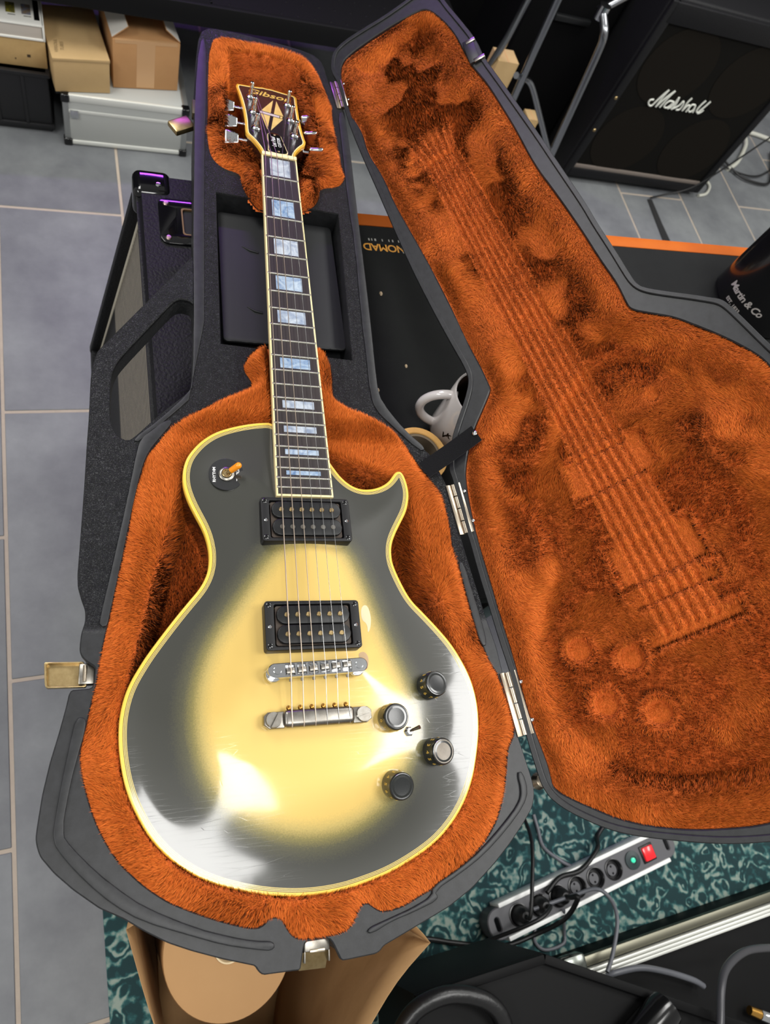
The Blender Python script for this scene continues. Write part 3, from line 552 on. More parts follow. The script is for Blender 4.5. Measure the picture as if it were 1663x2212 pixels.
# strings with ball ends
rad=[.62,.52,.42,.30,.25,.22]
for i in range(6):
    xn=(i-2.5)*7.0; xb=(i-2.5)*10.4-.3
    px,py=[posts[2],posts[1],posts[0],posts[3],posts[4],posts[5]][i]
    pst=HM@Vector((px+(2.6 if px<0 else -2.6),py,14.0))
    zb=tz(0,-631)+18.9; zt=tz(0,-672)+14.1
    pts=[pst,(xn,3,2.2),(xn*1.2,-100,3.0),(xb,-631+(-2+.8*i)*.6,zb),(xb,-666,zt),(xb,-675,zt-.2),(xb,-680,zt-2.5)]
    tube('string',pts,rad[i],M('string_wound',lin((196,180,164)),.35,1) if i<3 else M('string_plain',lin((205,205,205)),.25,1),G,n=6)
    lathe('string_ball',[(0,2.3),(1.6,1.7),(2.3,0),(1.6,-1.7),(0,-2.3)],M('brass_ball',lin((150,110,52)),.3,1),tpo,mtx=TM@Matrix.Translation((xb-1.6+1.4,9.2,8.5)),n=12)
# knobs
knob_m=M('black_knob',lin((24,26,24)),.18,coat=.5); kn_top=M('worn_knob_top',lin((26,28,28)),.24,noise=(60,.2,lin((33,35,35)))); kn_pale=M('scuffed_knob_top',lin((150,142,128)),.4,noise=(80,.25,lin((112,104,94))))
for q,(kx,ky,rot) in enumerate(((111,-650,40),(68,-677,190),(110,-709,60),(67,-733.5,20))):
    z0=tz(kx,ky)-.3; e=1.5; nx=-(tz(kx+e,ky)-tz(kx-e,ky))/(2*e); ny=-(tz(kx,ky+e)-tz(kx,ky-e))/(2*e)
    KM=frame((kx,ky,z0),(1,0,-nx*-1*-1 if False else -nx),None,(nx,ny,1))
    kb=lathe('control_knob',[(0,0),(12.6,0),(12.7,1),(12.0,14.5),(11.6,16.2),(11.0,16.8),(10.4,16.9),(0,16.5)],knob_m,G,mtx=KM,n=40)
    lathe('knob_cap',[(0,16.75),(9,16.8),(10.3,17.0),(10.5,16.6)],kn_pale if q==2 else kn_top,kb,mtx=KM,n=40)
    for dgt in range(11):
        a=math.radians(rot+dgt*30); rr=12.45
        fm=KM@frame((rr*math.cos(a),rr*math.sin(a),8.6),(-math.sin(a),math.cos(a),0),(-.05*math.cos(a),-.05*math.sin(a),1))
        text('knob_numeral',str(dgt),6.0,gold_ink,kb,fm,ext=.12)
# pickup selector with printed plate
SX,SY=-75.0,-436.3; z0=tz(SX,SY)
SM=frame((SX,SY,z0),(1,0,.045),(0,1,.035))
sp=lathe('selector_plate',[(0,1.0),(16.6,1.0),(16.9,.7),(16.9,-.5)],M('black_disc',lin((34,35,36)),.3),G,mtx=SM,n=48)
lathe('selector_nut',[(4.6,1),(7.6,1),(7.8,1.6),(7.5,2.6),(6.2,3.4),(5.2,3.6),(4.6,3.0),(3.8,2.2),(0,2.0)],nickel_m,sp,mtx=SM,n=28)
lathe('selector_collar',[(4.6,2.4),(4.6,4.4),(4.0,4.8),(3.4,4.4),(3.2,3.4),(0,3.4)],gold_m,sp,mtx=SM,n=24)
bm=bmesh.new(); d0=Vector((.62,.20,.76)).normalized(); p0=SM@Vector((.6,.1,3.2)); add_tube(bm,[p0,p0+d0*8],[1.6,1.6],12); from_bm('selector_lever',bm,gold_m,sp,40)
bm=bmesh.new(); add_tube(bm,[p0+d0*5,p0+d0*5.2,p0+d0*14.5,p0+d0*16.4,p0+d0*17.6,p0+d0*18.2],[2.2,3.0,3.3,3.0,2.0,.6],18); from_bm('selector_tip',bm,M('amber_plastic',lin((228,138,10)),.25,coat=.5),sp,50)
for s,dx in (('RHYTHM',-11.6),('TREBLE',11.0)): text('selector_lettering',s,4.0,white_ink,sp,SM@frame((dx,-.5,1.02),(0,1,0),(-1,0,0)),ext=.05,offset=.06)
# mini toggle
mz=tz(85,-690); mt_=lathe('mini_switch',[(0,0),(4.6,0),(4.6,.6),(3.9,1.0),(3.9,2.6),(2.9,3.2),(2.9,4.6),(0,4.6)],chrome_m,G,mtx=Matrix.Translation((85,-690,mz)),n=6)
bm=bmesh.new(); add_tube(bm,[(85,-690,mz+4),(88,-689,mz+8),(91.5,-688,mz+12.5)],[1.2,1.4,1.9],12); from_bm('mini_lever',bm,nickel_m,mt_,50)

# ---------------------------------------------------------------- the guitar case
ZR=-35.0; BOT=-142.5; PH=math.radians(41)
K = thing('guitar_case','open black moulded guitar case lined with orange plush, lid tilted back','guitar case',(0,-400,BOT))
shell_m = M('case_plastic', lin((26,27,28)), .42, spec=.34, noise=(120,.2,lin((38,39,41))), bump=(430,.9,.0007,'voronoi'))
nt=shell_m.node_tree; bpn=[n for n in nt.nodes if n.type=='BUMP'][0]; tcx=[n for n in nt.nodes if n.type=='TEX_COORD'][0]
sx_=nd(nt,'ShaderNodeSeparateXYZ'); nt.links.new(tcx.outputs['Object'],sx_.inputs[0]); mr=nd(nt,'ShaderNodeMapRange'); mr.inputs[1].default_value=-.585; mr.inputs[2].default_value=-.575; mr.inputs[3].default_value=.05; mr.inputs[4].default_value=.9
nt.links.new(sx_.outputs['Y'],mr.inputs[0]); nt.links.new(mr.outputs[0],bpn.inputs['Strength'])
smooth_m = M('smooth_case_plastic', lin((26,27,28)), .42, spec=.34, noise=(120,.2,lin((38,39,41))), bump=(260,.08,.0006,'noise'))
lidplast_m = smooth_m
S1=ccw(chaikin(resample(SHELL,5),1)); H1=ccw(resample(chaikin(HANDLE,2),4)); FH=ccw(resample(chaikin(FUR_HEAD,2),3)); FB=ccw(resample(chaikin(FUR_BODY,2),3)); CP=ccw(resample(chaikin(rect(0,0,1,1,0),0),1)) if False else ccw(COMP)
low=slab('lower_shell',S1,[H1,FH,FB,CP],ZR-5,ZR,shell_m,K,bev=1.0)
# outer walls and bottom (the handle stays open)
WALL_L=[(-185.9,-576.1),(-179,-535.1),(-167.1,-460.3),(-157.1,-395),(-92.1,-325.3),(-96.3,-238.4),(-101.2,-174.4)]
SH=np.array(SHELL); keep=~((SH[:,0]<-100)&(SH[:,1]>-590)&(SH[:,1]<-140))
i0=int(np.argmax(~keep)); wl=[tuple(p) for p in SH[:i0]]+WALL_L+[tuple(p) for p in SH[len(SH)-int(np.argmax(~keep[::-1])):]]
wl=ccw(resample(chaikin(wl,1),6)); kk=np.roll(wl,-3,0)-np.roll(wl,3,0); wn=np.stack([-kk[:,1],kk[:,0]],1); wn/=np.linalg.norm(wn,axis=1)[:,None]
n=len(wl); rings=[(wl+wn*1.5,ZR-3),(wl+wn*4,BOT+14),(wl+wn*8,BOT+4),(wl+wn*14,BOT)]
V=np.vstack([np.c_[p,np.full(n,z)] for p,z in rings]); F=[(k*n+i,(k+1)*n+i,(k+1)*n+(i+1)%n,k*n+(i+1)%n) for k in range(3) for i in range(n)]
V2,F2=cdt_surface(rings[-1][0],lambda P:np.full(len(P),BOT),30); o0=len(V); raw('shell_wall',np.vstack([V,V2]),F+[tuple(o0+q for q in f[::-1]) for f in F2],shell_m,K,True)
# carrying handle: a thick grip round its opening
HG=[(-163,-389),(-196,-398),(-215,-300),(-214,-280),(-205,-262),(-150,-205),(-106,-160),(-101,-170),(-103,-318),(-109,-331)]
hg=[tuple(p) for p in SH if p[0]<-103 and -400<p[1]<-140]
hg=hg+[(-101,-172),(-100,-318),(-108,-331),(-136,-364),(-163,-391)]
slab('handle_grip',resample(hg,4),[H1],ZR-26,ZR-1.5,shell_m,K,bev=.5)
# raised smooth frames and ribs on the flange
NFL=[(-98,117.3),(-90.8,233.3),(-81.3,246.3),(-82.5,135.3),(-87.2,16.6),(-92.2,-320.5),(-155.4,-391.6),(-163.3,-389.4),(-136.8,-363.6),(-109.3,-330.7),(-103.8,-318.7),(-101.5,-202),(-101.9,-124.7),(-99.3,13.5)]
NFR=[(107.1,157.3),(109,100.2),(107.7,-17.1),(107.3,-76),(106.5,-180.7),(104.5,-278),(104.3,-304.9),(107.8,-322.8),(130.6,-357.9),(155,-381),(145.8,-384.1),(111.5,-348.4),(98.5,-333.1),(94.3,-313.4),(95.1,-259.4),(95.1,-199.2),(98.5,-89.3),(96.1,-19.7),(97.7,99.7),(97.6,149.8)]
for L in (NFL,NFR,RIBL): plate('rim_frame',[ccw(resample(chaikin(L,1),4))],ZR-2,ZR+1.5,smooth_m,K,bev=.7)
for L in (RIB1,RIB2,RIB3): plate('rim_rib',[ccw(resample(chaikin(L,1),3))],ZR-2,ZR+2.6,smooth_m,K,bev=1.0)
# storage compartment with its loose door
cw=[]
c4=np.array(CP); ci=c4+ (c4.mean(0)-c4)*.012
rings=[(c4,ZR-2),(ci,ZR-42)]; V=np.vstack([np.c_[p,np.full(4,z)] for p,z in rings]); raw('compartment',V,[(i,4+i,4+(i+1)%4,(i+1)%4) for i in range(4)]+[(4,5,6,7)],smooth_m,K)
dr=plate('compartment_door',[ccw(chaikin(resample(PLATE,12),2))],-59,-55,M('matte_black_door',lin((20,21,22)),.5,spec=.34,noise=(6,.25,lin((28,29,31))),bump=(500,.1,.0004,'noise')),K,bev=1.2)
for (a,b_) in (((-42,-98),(-22,-105)),((-39,-190),(-21,-197))): tube('finger_slot',[(a[0],a[1],-54.9),((a[0]+b_[0])/2,(a[1]+b_[1])/2-2,-54.6),(b_[0],b_[1],-54.9)],[.5,1.6,1.6],dr.data.materials[0],dr,n=8)

# lid, swung open about the hinge line
LU=Vector(LID_U); LR=Vector((LU.y,-LU.x,0)); LE=LR*math.cos(PH)+Vector((0,0,1))*math.sin(PH); LN=-LR*math.sin(PH)+Vector((0,0,1))*math.cos(PH)
LM=Matrix.Identity(4)
for i in range(3): LM[i][0]=LU[i]; LM[i][1]=LE[i]; LM[i][2]=LN[i]; LM[i][3]=LID_O[i]
LMA=np.array(LM)
def lw(P3): return np.asarray(P3)@LMA[:3,:3].T+LMA[:3,3]
lo=ccw(resample(chaikin(LID_OUT,1),4)); lf=ccw(resample(chaikin(LID_FUR,2),3))
lid=slab('lid_shell',lo,[lf],-6,0,lidplast_m,K,mtx=LM,bev=1.2)
kk=np.roll(lo,-3,0)-np.roll(lo,3,0); ln_=np.stack([-kk[:,1],kk[:,0]],1); ln_/=np.linalg.norm(ln_,axis=1)[:,None]
n=len(lo); rings=[(lo+ln_*1.5,-3),(lo+ln_*4,-38),(lo+ln_*8,-46),(lo+ln_*14,-50)]
V=np.vstack([np.c_[p,np.full(n,z)] for p,z in rings]); F=[(k*n+i,(k+1)*n+i,(k+1)*n+(i+1)%n,k*n+(i+1)%n) for k in range(3) for i in range(n)]
V2,F2=cdt_surface(rings[-1][0],lambda P:np.full(len(P),-50.),30); o0=len(V)
raw('lid_wall',lw(np.vstack([V,V2])),F+[tuple(o0+q for q in f) for f in F2],lidplast_m,K,True)
ra=lo+ln_*6.5; rb=lo+ln_*8.6
for _ in range(4): ra=.5*ra+.25*(np.roll(ra,1,0)+np.roll(ra,-1,0)); rb=.5*rb+.25*(np.roll(rb,1,0)+np.roll(rb,-1,0))
slab('lid_ridge',lo+ln_*.6,[ra],-2,2.2,lidplast_m,lid,mtx=LM,bev=.8)
plate('lid_groove',[rb,rb+ln_*.0+ (rb-np.roll(rb,0,0)) if False else (lo+ln_*9.6)],-2,1.2,M('seal_line',lin((92,92,90)),.35),lid,mtx=LM,bev=.3) if False else None

# ---- plush: padded surface plus pile
fur_m=bpy.data.materials.new('orange_plush'); fur_m.use_nodes=True; nt=fur_m.node_tree; b=nt.nodes['Principled BSDF']
a1=nd(nt,'ShaderNodeAttribute'); a1.attribute_name='tone'; a2=nd(nt,'ShaderNodeAttribute'); a2.attribute_name='fn'
rp=nd(nt,'ShaderNodeValToRGB'); e=rp.color_ramp.elements; e[0].position=0; e[0].color=(*lin((104,24,1)),1); e[1].position=1; e[1].color=(*lin((248,146,60)),1); x=e.new(.5); x.color=(*lin((222,106,34)),1)
nt.links.new(a1.outputs['Fac'],rp.inputs[0]); nt.links.new(rp.outputs[0],b.inputs['Base Color']); nt.links.new(a2.outputs['Vector'],b.inputs['Normal'])
b.inputs['Roughness'].default_value=.75; b.inputs['Specular IOR Level'].default_value=.25
pad_m=M('plush_backing',lin((208,98,32)),.95,noise=(90,.3,lin((216,104,36))),bump=(700,.8,.002,'noise'))
def vnoise(P,scale,seed):
    """smooth value noise on xy (mm)"""
    r=np.random.default_rng(seed); g=r.random((64,64)); q=np.asarray(P)/scale+100.0
    i=np.floor(q).astype(int); f=q-i; f=f*f*(3-2*f); i0=i%64; i1=(i+1)%64
    return (g[i0[:,0],i0[:,1]]*(1-f[:,0])+g[i1[:,0],i0[:,1]]*f[:,0])*(1-f[:,1])+(g[i0[:,0],i1[:,1]]*(1-f[:,0])+g[i1[:,0],i1[:,1]]*f[:,0])*f[:,1]
def fbm(P,s,seed): return (vnoise(P,s,seed)*.55+vnoise(P,s*.5,seed+1)*.3+vnoise(P,s*.25,seed+2)*.15)
class Field:
    """a function of xy sampled on a grid, looked up bilinearly"""
    def __init__(s,loop,fn,step=1.5,pad=6):
        L=np.asarray(loop); s.mn=L.min(0)-pad; mx=L.max(0)+pad; s.st=step; xs=np.arange(s.mn[0],mx[0]+step,step); ys=np.arange(s.mn[1],mx[1]+step,step)
        gx,gy=np.meshgrid(xs,ys,indexing='ij'); s.sh=gx.shape; r=fn(np.stack([gx.ravel(),gy.ravel()],1)); s.g=[np.asarray(q).reshape(gx.shape) for q in (r if isinstance(r,tuple) else (r,))]
    def __call__(s,P,k=0):
        q=(P-s.mn)/s.st; i=np.clip(np.floor(q).astype(int),0,[s.sh[0]-2,s.sh[1]-2]); f=np.clip(q-i,0,1); g=s.g[k]; a,b=i[:,0],i[:,1]
        return (g[a,b]*(1-f[:,0])+g[a+1,b]*f[:,0])*(1-f[:,1])+(g[a,b+1]*(1-f[:,0])+g[a+1,b+1]*f[:,0])*f[:,1]
def grid_patch(name,loop,hf,step,parent,xf=None,pad=4):
    L=np.asarray(loop); mn,mx=L.min(0)-pad,L.max(0)+pad; xs=np.arange(mn[0],mx[0]+step,step); ys=np.arange(mn[1],mx[1]+step,step)
    gx,gy=np.meshgrid(xs,ys,indexing='ij'); P=np.stack([gx.ravel(),gy.ravel()],1); L6=resample(L,6); D=Field(L,lambda Q:sdf(Q,L6),4,pad+4); ok=(D(P)>-pad).reshape(gx.shape)
    idx=-np.ones(gx.shape,int); idx[ok]=np.arange(ok.sum()); P=P[ok.ravel()]; Z=hf(P); V=np.c_[P,Z]
    q=ok[:-1,:-1]&ok[1:,:-1]&ok[1:,1:]&ok[:-1,1:]; I,J=np.nonzero(q)
    F=np.stack([idx[I,J],idx[I+1,J],idx[I+1,J+1],idx[I,J+1]],1)
    if xf is not None: V=xf(V)
    return raw(name,V,F.tolist(),pad_m,parent,True)
def make_fur(name,P,hf,lean_dir,lean,length,tone,parent,xf=None,width=.46):
    N=len(P); z=hf(P); e=1.0
    dx=(hf(P+[e,0])-hf(P-[e,0]))/(2*e); dy=(hf(P+[0,e])-hf(P-[0,e]))/(2*e)
    nrm=np.c_[-dx,-dy,np.ones(N)]; nrm/=np.linalg.norm(nrm,axis=1)[:,None]
    t=np.c_[np.cos(lean_dir),np.sin(lean_dir),np.zeros(N)]; t-=nrm*(t*nrm).sum(1)[:,None]; t/=np.linalg.norm(t,axis=1)[:,None]
    s1=nrm*np.cos(lean*.55)[:,None]+t*np.sin(lean*.55)[:,None]; s2=nrm*np.cos(lean*1.25)[:,None]+t*np.sin(lean*1.25)[:,None]
    root=np.c_[P,z]-nrm*.6; mid=root+s1*(length*.5)[:,None]; tip=mid+s2*(length*.5)[:,None]
    rv=rng.normal(size=(N,3)); wv=np.cross(s1,nrm+.35*rv); wv/=np.linalg.norm(wv,axis=1)[:,None]+1e-9
    w=width*(.7+.6*rng.random(N))[:,None]/2
    V=np.stack([root-wv*w,root+wv*w,mid-wv*w*.85,mid+wv*w*.85,tip],1).reshape(-1,3)
    def side(s): 
        q=nrm-s*(nrm*s).sum(1)[:,None]+.12*rv; q-=s*(q*s).sum(1)[:,None]*.7; q+= nrm*.05
        return q/np.linalg.norm(q,axis=1)[:,None]
    f1,f2=side(s1),side(s2); FN=np.stack([f1,f1,f1,f1,f2],1).reshape(-1,3)
    if xf is not None:
        V=xf(V); FN=FN@LMA[:3,:3].T
    V=V*.001; V[:,2]+=UP
    tv=np.repeat(tone,5)
    base=np.arange(N)[:,None]*5; T=(base[:,:,None]+np.array([[0,1,3],[0,3,2],[2,3,4]])[None]).reshape(-1,3)
    me=bpy.data.meshes.new(name); me.vertices.add(len(V)); me.vertices.foreach_set('co',V.astype(np.float32).ravel())
    me.loops.add(T.size); me.loops.foreach_set('vertex_index',T.ravel().astype(np.int32))
    me.polygons.add(len(T)); me.polygons.foreach_set('loop_start',np.arange(0,T.size,3,dtype=np.int32))
    me.update(calc_edges=True)
    a=me.attributes.new('tone','FLOAT','POINT'); a.data.foreach_set('value',np.clip(tv,0,1).astype(np.float32))
    a=me.attributes.new('fn','FLOAT_VECTOR','POINT'); a.data.foreach_set('vector',FN.astype(np.float32).ravel())
    me.materials.append(fur_m); o=put(bpy.data.objects.new(name,me),parent); o['kind']='stuff'; o['label']='orange plush pile'
    return o
def scatter(loop,dens):
    L=np.asarray(loop); mn,mx=L.min(0),L.max(0); n=int((mx-mn).prod()*dens); P=mn+rng.random((n,2))*(mx-mn); L6=resample(L,6); D=Field(L,lambda Q:sdf(Q,L6),4); return P[D(P)>.4]
def hull(P):
    P=sorted(map(tuple,P)); 
    def half(Q):
        h=[]
        for p in Q:
            while len(h)>1 and (h[-1][0]-h[-2][0])*(p[1]-h[-2][1])-(h[-1][1]-h[-2][1])*(p[0]-h[-2][0])<=0: h.pop()
            h.append(p)
        return h[:-1]
    return np.array(half(P)+half(P[::-1]))
WELL=hull(body_loop); HW=ccw(resample(chaikin(HEAD_WELL,1),4))
SF_B=Field(FB,lambda Q:(sdf(Q,resample(FB,7)),sdf(Q,WELL)),3,10); SF_H=Field(FH,lambda Q:(sdf(Q,resample(FH,6)),sdf(Q,HW)),3,10)
def h_body(P):
    d=SF_B(P); w=SF_B(P,1); x,y=P[:,0],P[:,1]
    top=ZR-4+(8+14*sstep((y+385)/25))*sstep(d/16)+2.4*(fbm(P,28,5)-.5)
    fl=np.minimum(rimz(y)-51.6,-56)
    z=top+(fl-top)*sstep((w+2)/13)
    c=sstep((29.5-np.abs(x))/4)*sstep((y+395)/8)
    return z*(1-c)+np.minimum(z,-28)*c
def h_head(P):
    d=SF_H(P); w=SF_H(P,1); x,y=P[:,0],P[:,1]
    top=ZR-4+(10+12*sstep((10-y)/20))*sstep(d/14)+2.5*(fbm(P,24,15)-.5)
    fl=np.where(y<0,-29,-29-63*sstep(y/14))
    return top+(fl-top)*sstep((w+2)/10)
HB=Field(FB,h_body); HH=Field(FH,h_head); GB=Field(FB,lambda Q:sdf(Q,resample(body_loop,6)),3)
lb=grid_patch('body_lining',FB,HB,3,K); lh=grid_patch('headstock_lining',FH,HH,3,K)
P=scatter(FB,2.2); g=GB(P); P=P[~((g>7)|((np.abs(P[:,0])<24)&(P[:,1]>-400)))]
ctr=np.array([0,-600.]); ang=np.arctan2(P[:,1]+600,P[:,0]*1.1)+2.4*(fbm(P,60,21)-.5)*2+.24*rng.normal(size=len(P))
lean=.85+.5*(fbm(P,45,31)-.5)*2+.15*rng.normal(size=len(P)); ln=8.0*(.7+.5*rng.random(len(P)))*(.55+.45*sstep((-GB(P)-1)/8))*(.6+.4*sstep(SF_B(P)/6))
tn=.52+.08*rng.normal(size=len(P))
deep=sstep((SF_B(P,1)-2)/12); lean=lean*(1-.85*deep)
make_fur('pile',P,HB,ang,np.clip(lean,.05,1.15),ln,tn,lb)
P=scatter(FH,1.9); P=P[~((np.abs(P[:,0])<21)&(P[:,1]<4))]
ang=np.arctan2(P[:,1]-110,P[:,0])+3*(fbm(P,45,22)-.5)*2+.24*rng.normal(size=len(P)); lean=.85+.5*(fbm(P,40,32)-.5)*2
make_fur('pile',P,HH,ang,np.clip(lean,.1,1.15),8.2*(.75+.5*rng.random(len(P)))*(.6+.4*sstep(SF_H(P)/6)),.52+.08*rng.normal(size=len(P)),lh)
# lid: the closed lid has pressed the guitar's shape into the plush
U2=np.array(LID_U)[:2]; R2=np.array([LU.y,-LU.x]); O2=np.array(LID_O)[:2]
def to_g(P): return O2+(P[:,:1]-4)*U2-(P[:,1:]+19)*R2
def gs(x,s): return np.exp(-(x/s)**2)
def rbox(x,y,cx,cy,w,h): return np.minimum(w/2-np.abs(x-cx),h/2-np.abs(y-cy))
LS=resample(lf,8); BL=resample(body_loop,7); SF_L=Field(lf,lambda Q:(sdf(Q,LS),sdf(to_g(Q),BL)),3.5,12)
def imprint(P):
    g=to_g(P); x,y=g[:,0],g[:,1]; n=np.zeros(len(P)); flat=np.zeros(len(P))
    gd=SF_L(P,1); n-=5.5*sstep((gd+6)/15); n+=1.2*gs(gd+8,7)
    inn=sstep((wid(np.clip(y,-470,0))/2+2-np.abs(x))/3)*sstep((y+470)/6)*sstep((6-y)/6); n-=3.5*inn; flat=np.maximum(flat,.55*inn)
    along=sstep((y+672)/5)*sstep((62-y)/40)
    for i in range(6):
        xs=np.where(y<0,np.interp(-y,[0,631],[(i-2.5)*7.0,(i-2.5)*10.4]),(i-2.5)*7.0*np.clip(1+y/90,1,1.6))
        n-=3.4*gs(x-xs,1.5)*along; n+=1.6*gs(np.abs(x-xs)-4,2.0)*along; flat=np.maximum(flat,.85*gs(x-xs,7)*along)
    for k in range(1,23): n-=.5*gs(y-fy(k),1.6)*inn
    for cx,cy,w,h,dp in ((-.5,-486,90,46,2.2),(-1.5,-591,90,46,3.0),(-.5,-631,92,13,4.2),(-1.4,-672,96,15,4.2)):
        q=rbox(x,y,cx,cy,w,h); n-=dp*sstep((q+1)/3); n+=1.4*gs(q+4,3); flat=np.maximum(flat,.75*sstep((q+1)/3))
    for kx,ky in ((111,-650),(68,-677),(110,-709),(67,-733.5)):
        r=np.hypot(x-kx,y-ky); n-=6.5*sstep((13.5-r)/3.0); n+=2.0*gs(r-17,4.0); flat=np.maximum(flat,.95*sstep((16.5-r)/4))
    r=np.hypot(x+75,y+436); n-=4*sstep((9-r)/4); flat=np.maximum(flat,.8*sstep((11-r)/4))
    return n,flat,gd
def h_lid(P):
    d=SF_L(P); n,_,gd=imprint(P)
    z=-5+3.5*gs(d-14,9)-9*sstep((d-16)/30)+7.0*(fbm(P,62,51)-.5)*sstep(d/20)+2.6*(fbm(P,20,55)-.5)*sstep(d/20)
    return z+n*sstep((d-8)/20)
HL=Field(lf,lambda Q:(h_lid(Q),SF_L(Q))+imprint(Q)); ll=grid_patch('lid_lining',lf,HL,2.0,K,xf=lw)
P=scatter(lf,1.6); d=HL(P,1); flat=HL(P,3); gd=HL(P,4)
edge=1-sstep((d-14)/26); patch=fbm(P,52,61); inside=sstep((gd-2)/14)*(1-edge)
lean=.95*edge+(1-edge)*(.25+1.15*sstep((patch-.42)/.22))*(1-.5*inside); lean=np.maximum(lean,1.12*np.minimum(flat*1.3,1)); lean=np.clip(lean+.12*rng.normal(size=len(P)),.05,1.2)
ang=2.6+2.8*(fbm(P,70,71)-.5)*2+.22*rng.normal(size=len(P)); ang=np.where(flat>.35,np.pi+.28*rng.normal(size=len(P)),ang)
ln=(7.8*(1-.66*flat))*(.7+.5*rng.random(len(P)))*(.6+.4*sstep(d/6))
tn=.52+.10*rng.normal(size=len(P))
make_fur('pile',P,HL,ang,lean,ln,np.clip(tn,.05,1),ll,xf=lw,width=.48)

# hinges along the back edge
UH=LU; brass_m=M('bright_nickel',lin((176,164,146)),.3,1)
def hinge(u0,half,r=4.2):
    c=Vector(LID_O)+UH*u0+Vector((0,0,1.5)); hm=frame(c,UH,None,(0,0,1))   # local x along the hinge, y to the left
    hg=box('hinge',-half,half,2.5,8,-1.6,.4,brass_m,K,mtx=hm,bev=.4)
    bm=bmesh.new(); m2=Matrix.Identity(4)
    for i in range(3): m2[i][0]=UH[i]; m2[i][1]=LE[i]; m2[i][2]=LN[i]; m2[i][3]=c[i]
    add_box(bm,-half,half,2.6,9.5,-1.0,.8,m2,.4); from_bm('hinge_leaf',bm,brass_m,hg,40)
    for q in range(4):
        a=-half+q*half/2; bm=bmesh.new(); p0=c+UH*(a+.6); p1=c+UH*(a+half/2-.6); add_tube(bm,[p0,p1],r*.72,12); from_bm('hinge_knuckle',bm,brass_m,hg,40)
    for q in (-.6,.6): lathe('hinge_rivet',[(0,1.6),(1.4,1.3),(2.0,.6),(2.0,-.2)],chrome_m,hg,mtx=m2@Matrix.Translation((q*half,11.5,.2)),n=10)
hinge(864,26); hinge(216,30); hinge(0,32)
# latches
def tray(name,loop,z0,z1,mat,par):
    L=ccw(chaikin(resample(loop,4.5),2)); c=L.mean(0); t=plate(name,[L],z0,z0+1.0,mat,par,bev=.2)
    plate('latch_edge',[L,(c+(L-c)*.90)[::-1]],z0,z1,mat,t,bev=.3); return t
t=tray('latch',[(-229,-605),(-197,-606),(-194,-628),(-227,-627)],-50,-44,gold_m,K)
box('latch_claw',-201,-188,-626,-608,-52,-42,nickel_m,t,bev=1.2); tube('latch_pin',[(-196,-624,-40.5),(-196,-610,-40.5)],1.6,brass_m,t)
bm=bmesh.new(); add_box(bm,-15,14,-10.5,10.5,-4,4,frame((-113,82,-47),(.83,.56,.05)),2.2,2); t=from_bm('latch',bm,gold_m,K,40)
box('latch_claw',-101,-92,92,118,-44,-33.6,M('dark_bronze',lin((70,64,48)),.5,.6),t,bev=1)
LB=frame((-8.5,-850,-45),(.99,-.06,0)); t=box('latch',-10.5,10.5,-4,8.5,-12,3,nickel_m,K,mtx=LB,bev=.5); pl_=box('latch_claw',-11.5,11.5,-9,9,-1,1,gold_m,t,mtx=LB@Matrix.Translation((-1.5,-11,-6))@Matrix.Rotation(math.radians(38),4,'X'),bev=.6)
for y_ in (7,-3.5): box('latch_slot',-6.5,6.5,y_-1.3,y_+1.3,2.4,3.6,brass_m,t,mtx=LB,bev=.5)
for x_ in (-10.8,9.6): box('latch_cheek',x_,x_+1.2,-12,6,-13,2.2,nickel_m,t,mtx=LB,bev=.3)
# two catch plates on the far edge of the lid
def lidbox(nm,u0,u1,v0,v1,n0,n1,mat,par,bev=.5):
    bm=bmesh.new(); add_box(bm,u0,u1,v0,v1,n0,n1,LM,bev); return from_bm(nm,bm,mat,par,40)
c_=lidbox('lid_catch',795,835,182,196,-1,3.2,lidplast_m,K); lidbox('catch_plate',828,834,186,199,1,4,nickel_m,c_); lidbox('catch_plate',793,799,188,203,1,4,nickel_m,c_)
# fabric stay between shell and lid, fixed with a screw
velv=M('black_hook_fabric',lin((18,18,20)),.95,spec=.1,bump=(900,.7,.001,'noise'),sheen=.1)
A=Vector((146,-410,-34)); B=Vector(lw([[292,44,6]])[0]); n=14; V=[]; fn=Vector((-.30,-.25,.92)); wd=(B-A).cross(fn).normalized(); fn=wd.cross(B-A).normalized(); fn=fn if fn.z>0 else -fn
for k in range(n+1):
    t=k/n; p=A.lerp(B,t)+Vector((0,0,3-3*math.sin(math.pi*t)))
    for s in (-1,1): V.append(tuple(p+wd*10*s))
    for s in (-1,1): V.append(tuple(p+wd*10*s-fn*1.8))
F=[]
for k in range(n):
    a=4*k; b_=4*k+4; F+=[(a,a+1,b_+1,b_),(a+2,b_+2,b_+3,a+3),(a,b_,b_+2,a+2),(a+1,a+3,b_+3,b_+1)]
F+=[(0,2,3,1),(4*n,4*n+1,4*n+3,4*n+2)]
st=raw('lid_stay',V,F,velv,K,False)
sm=Matrix(LM); sm.translation=B+LN*3.5; lathe('stay_screw',[(0,2.0),(1.8,1.9),(2.9,1.2),(3.0,0)],chrome_m,st,mtx=sm,n=16)

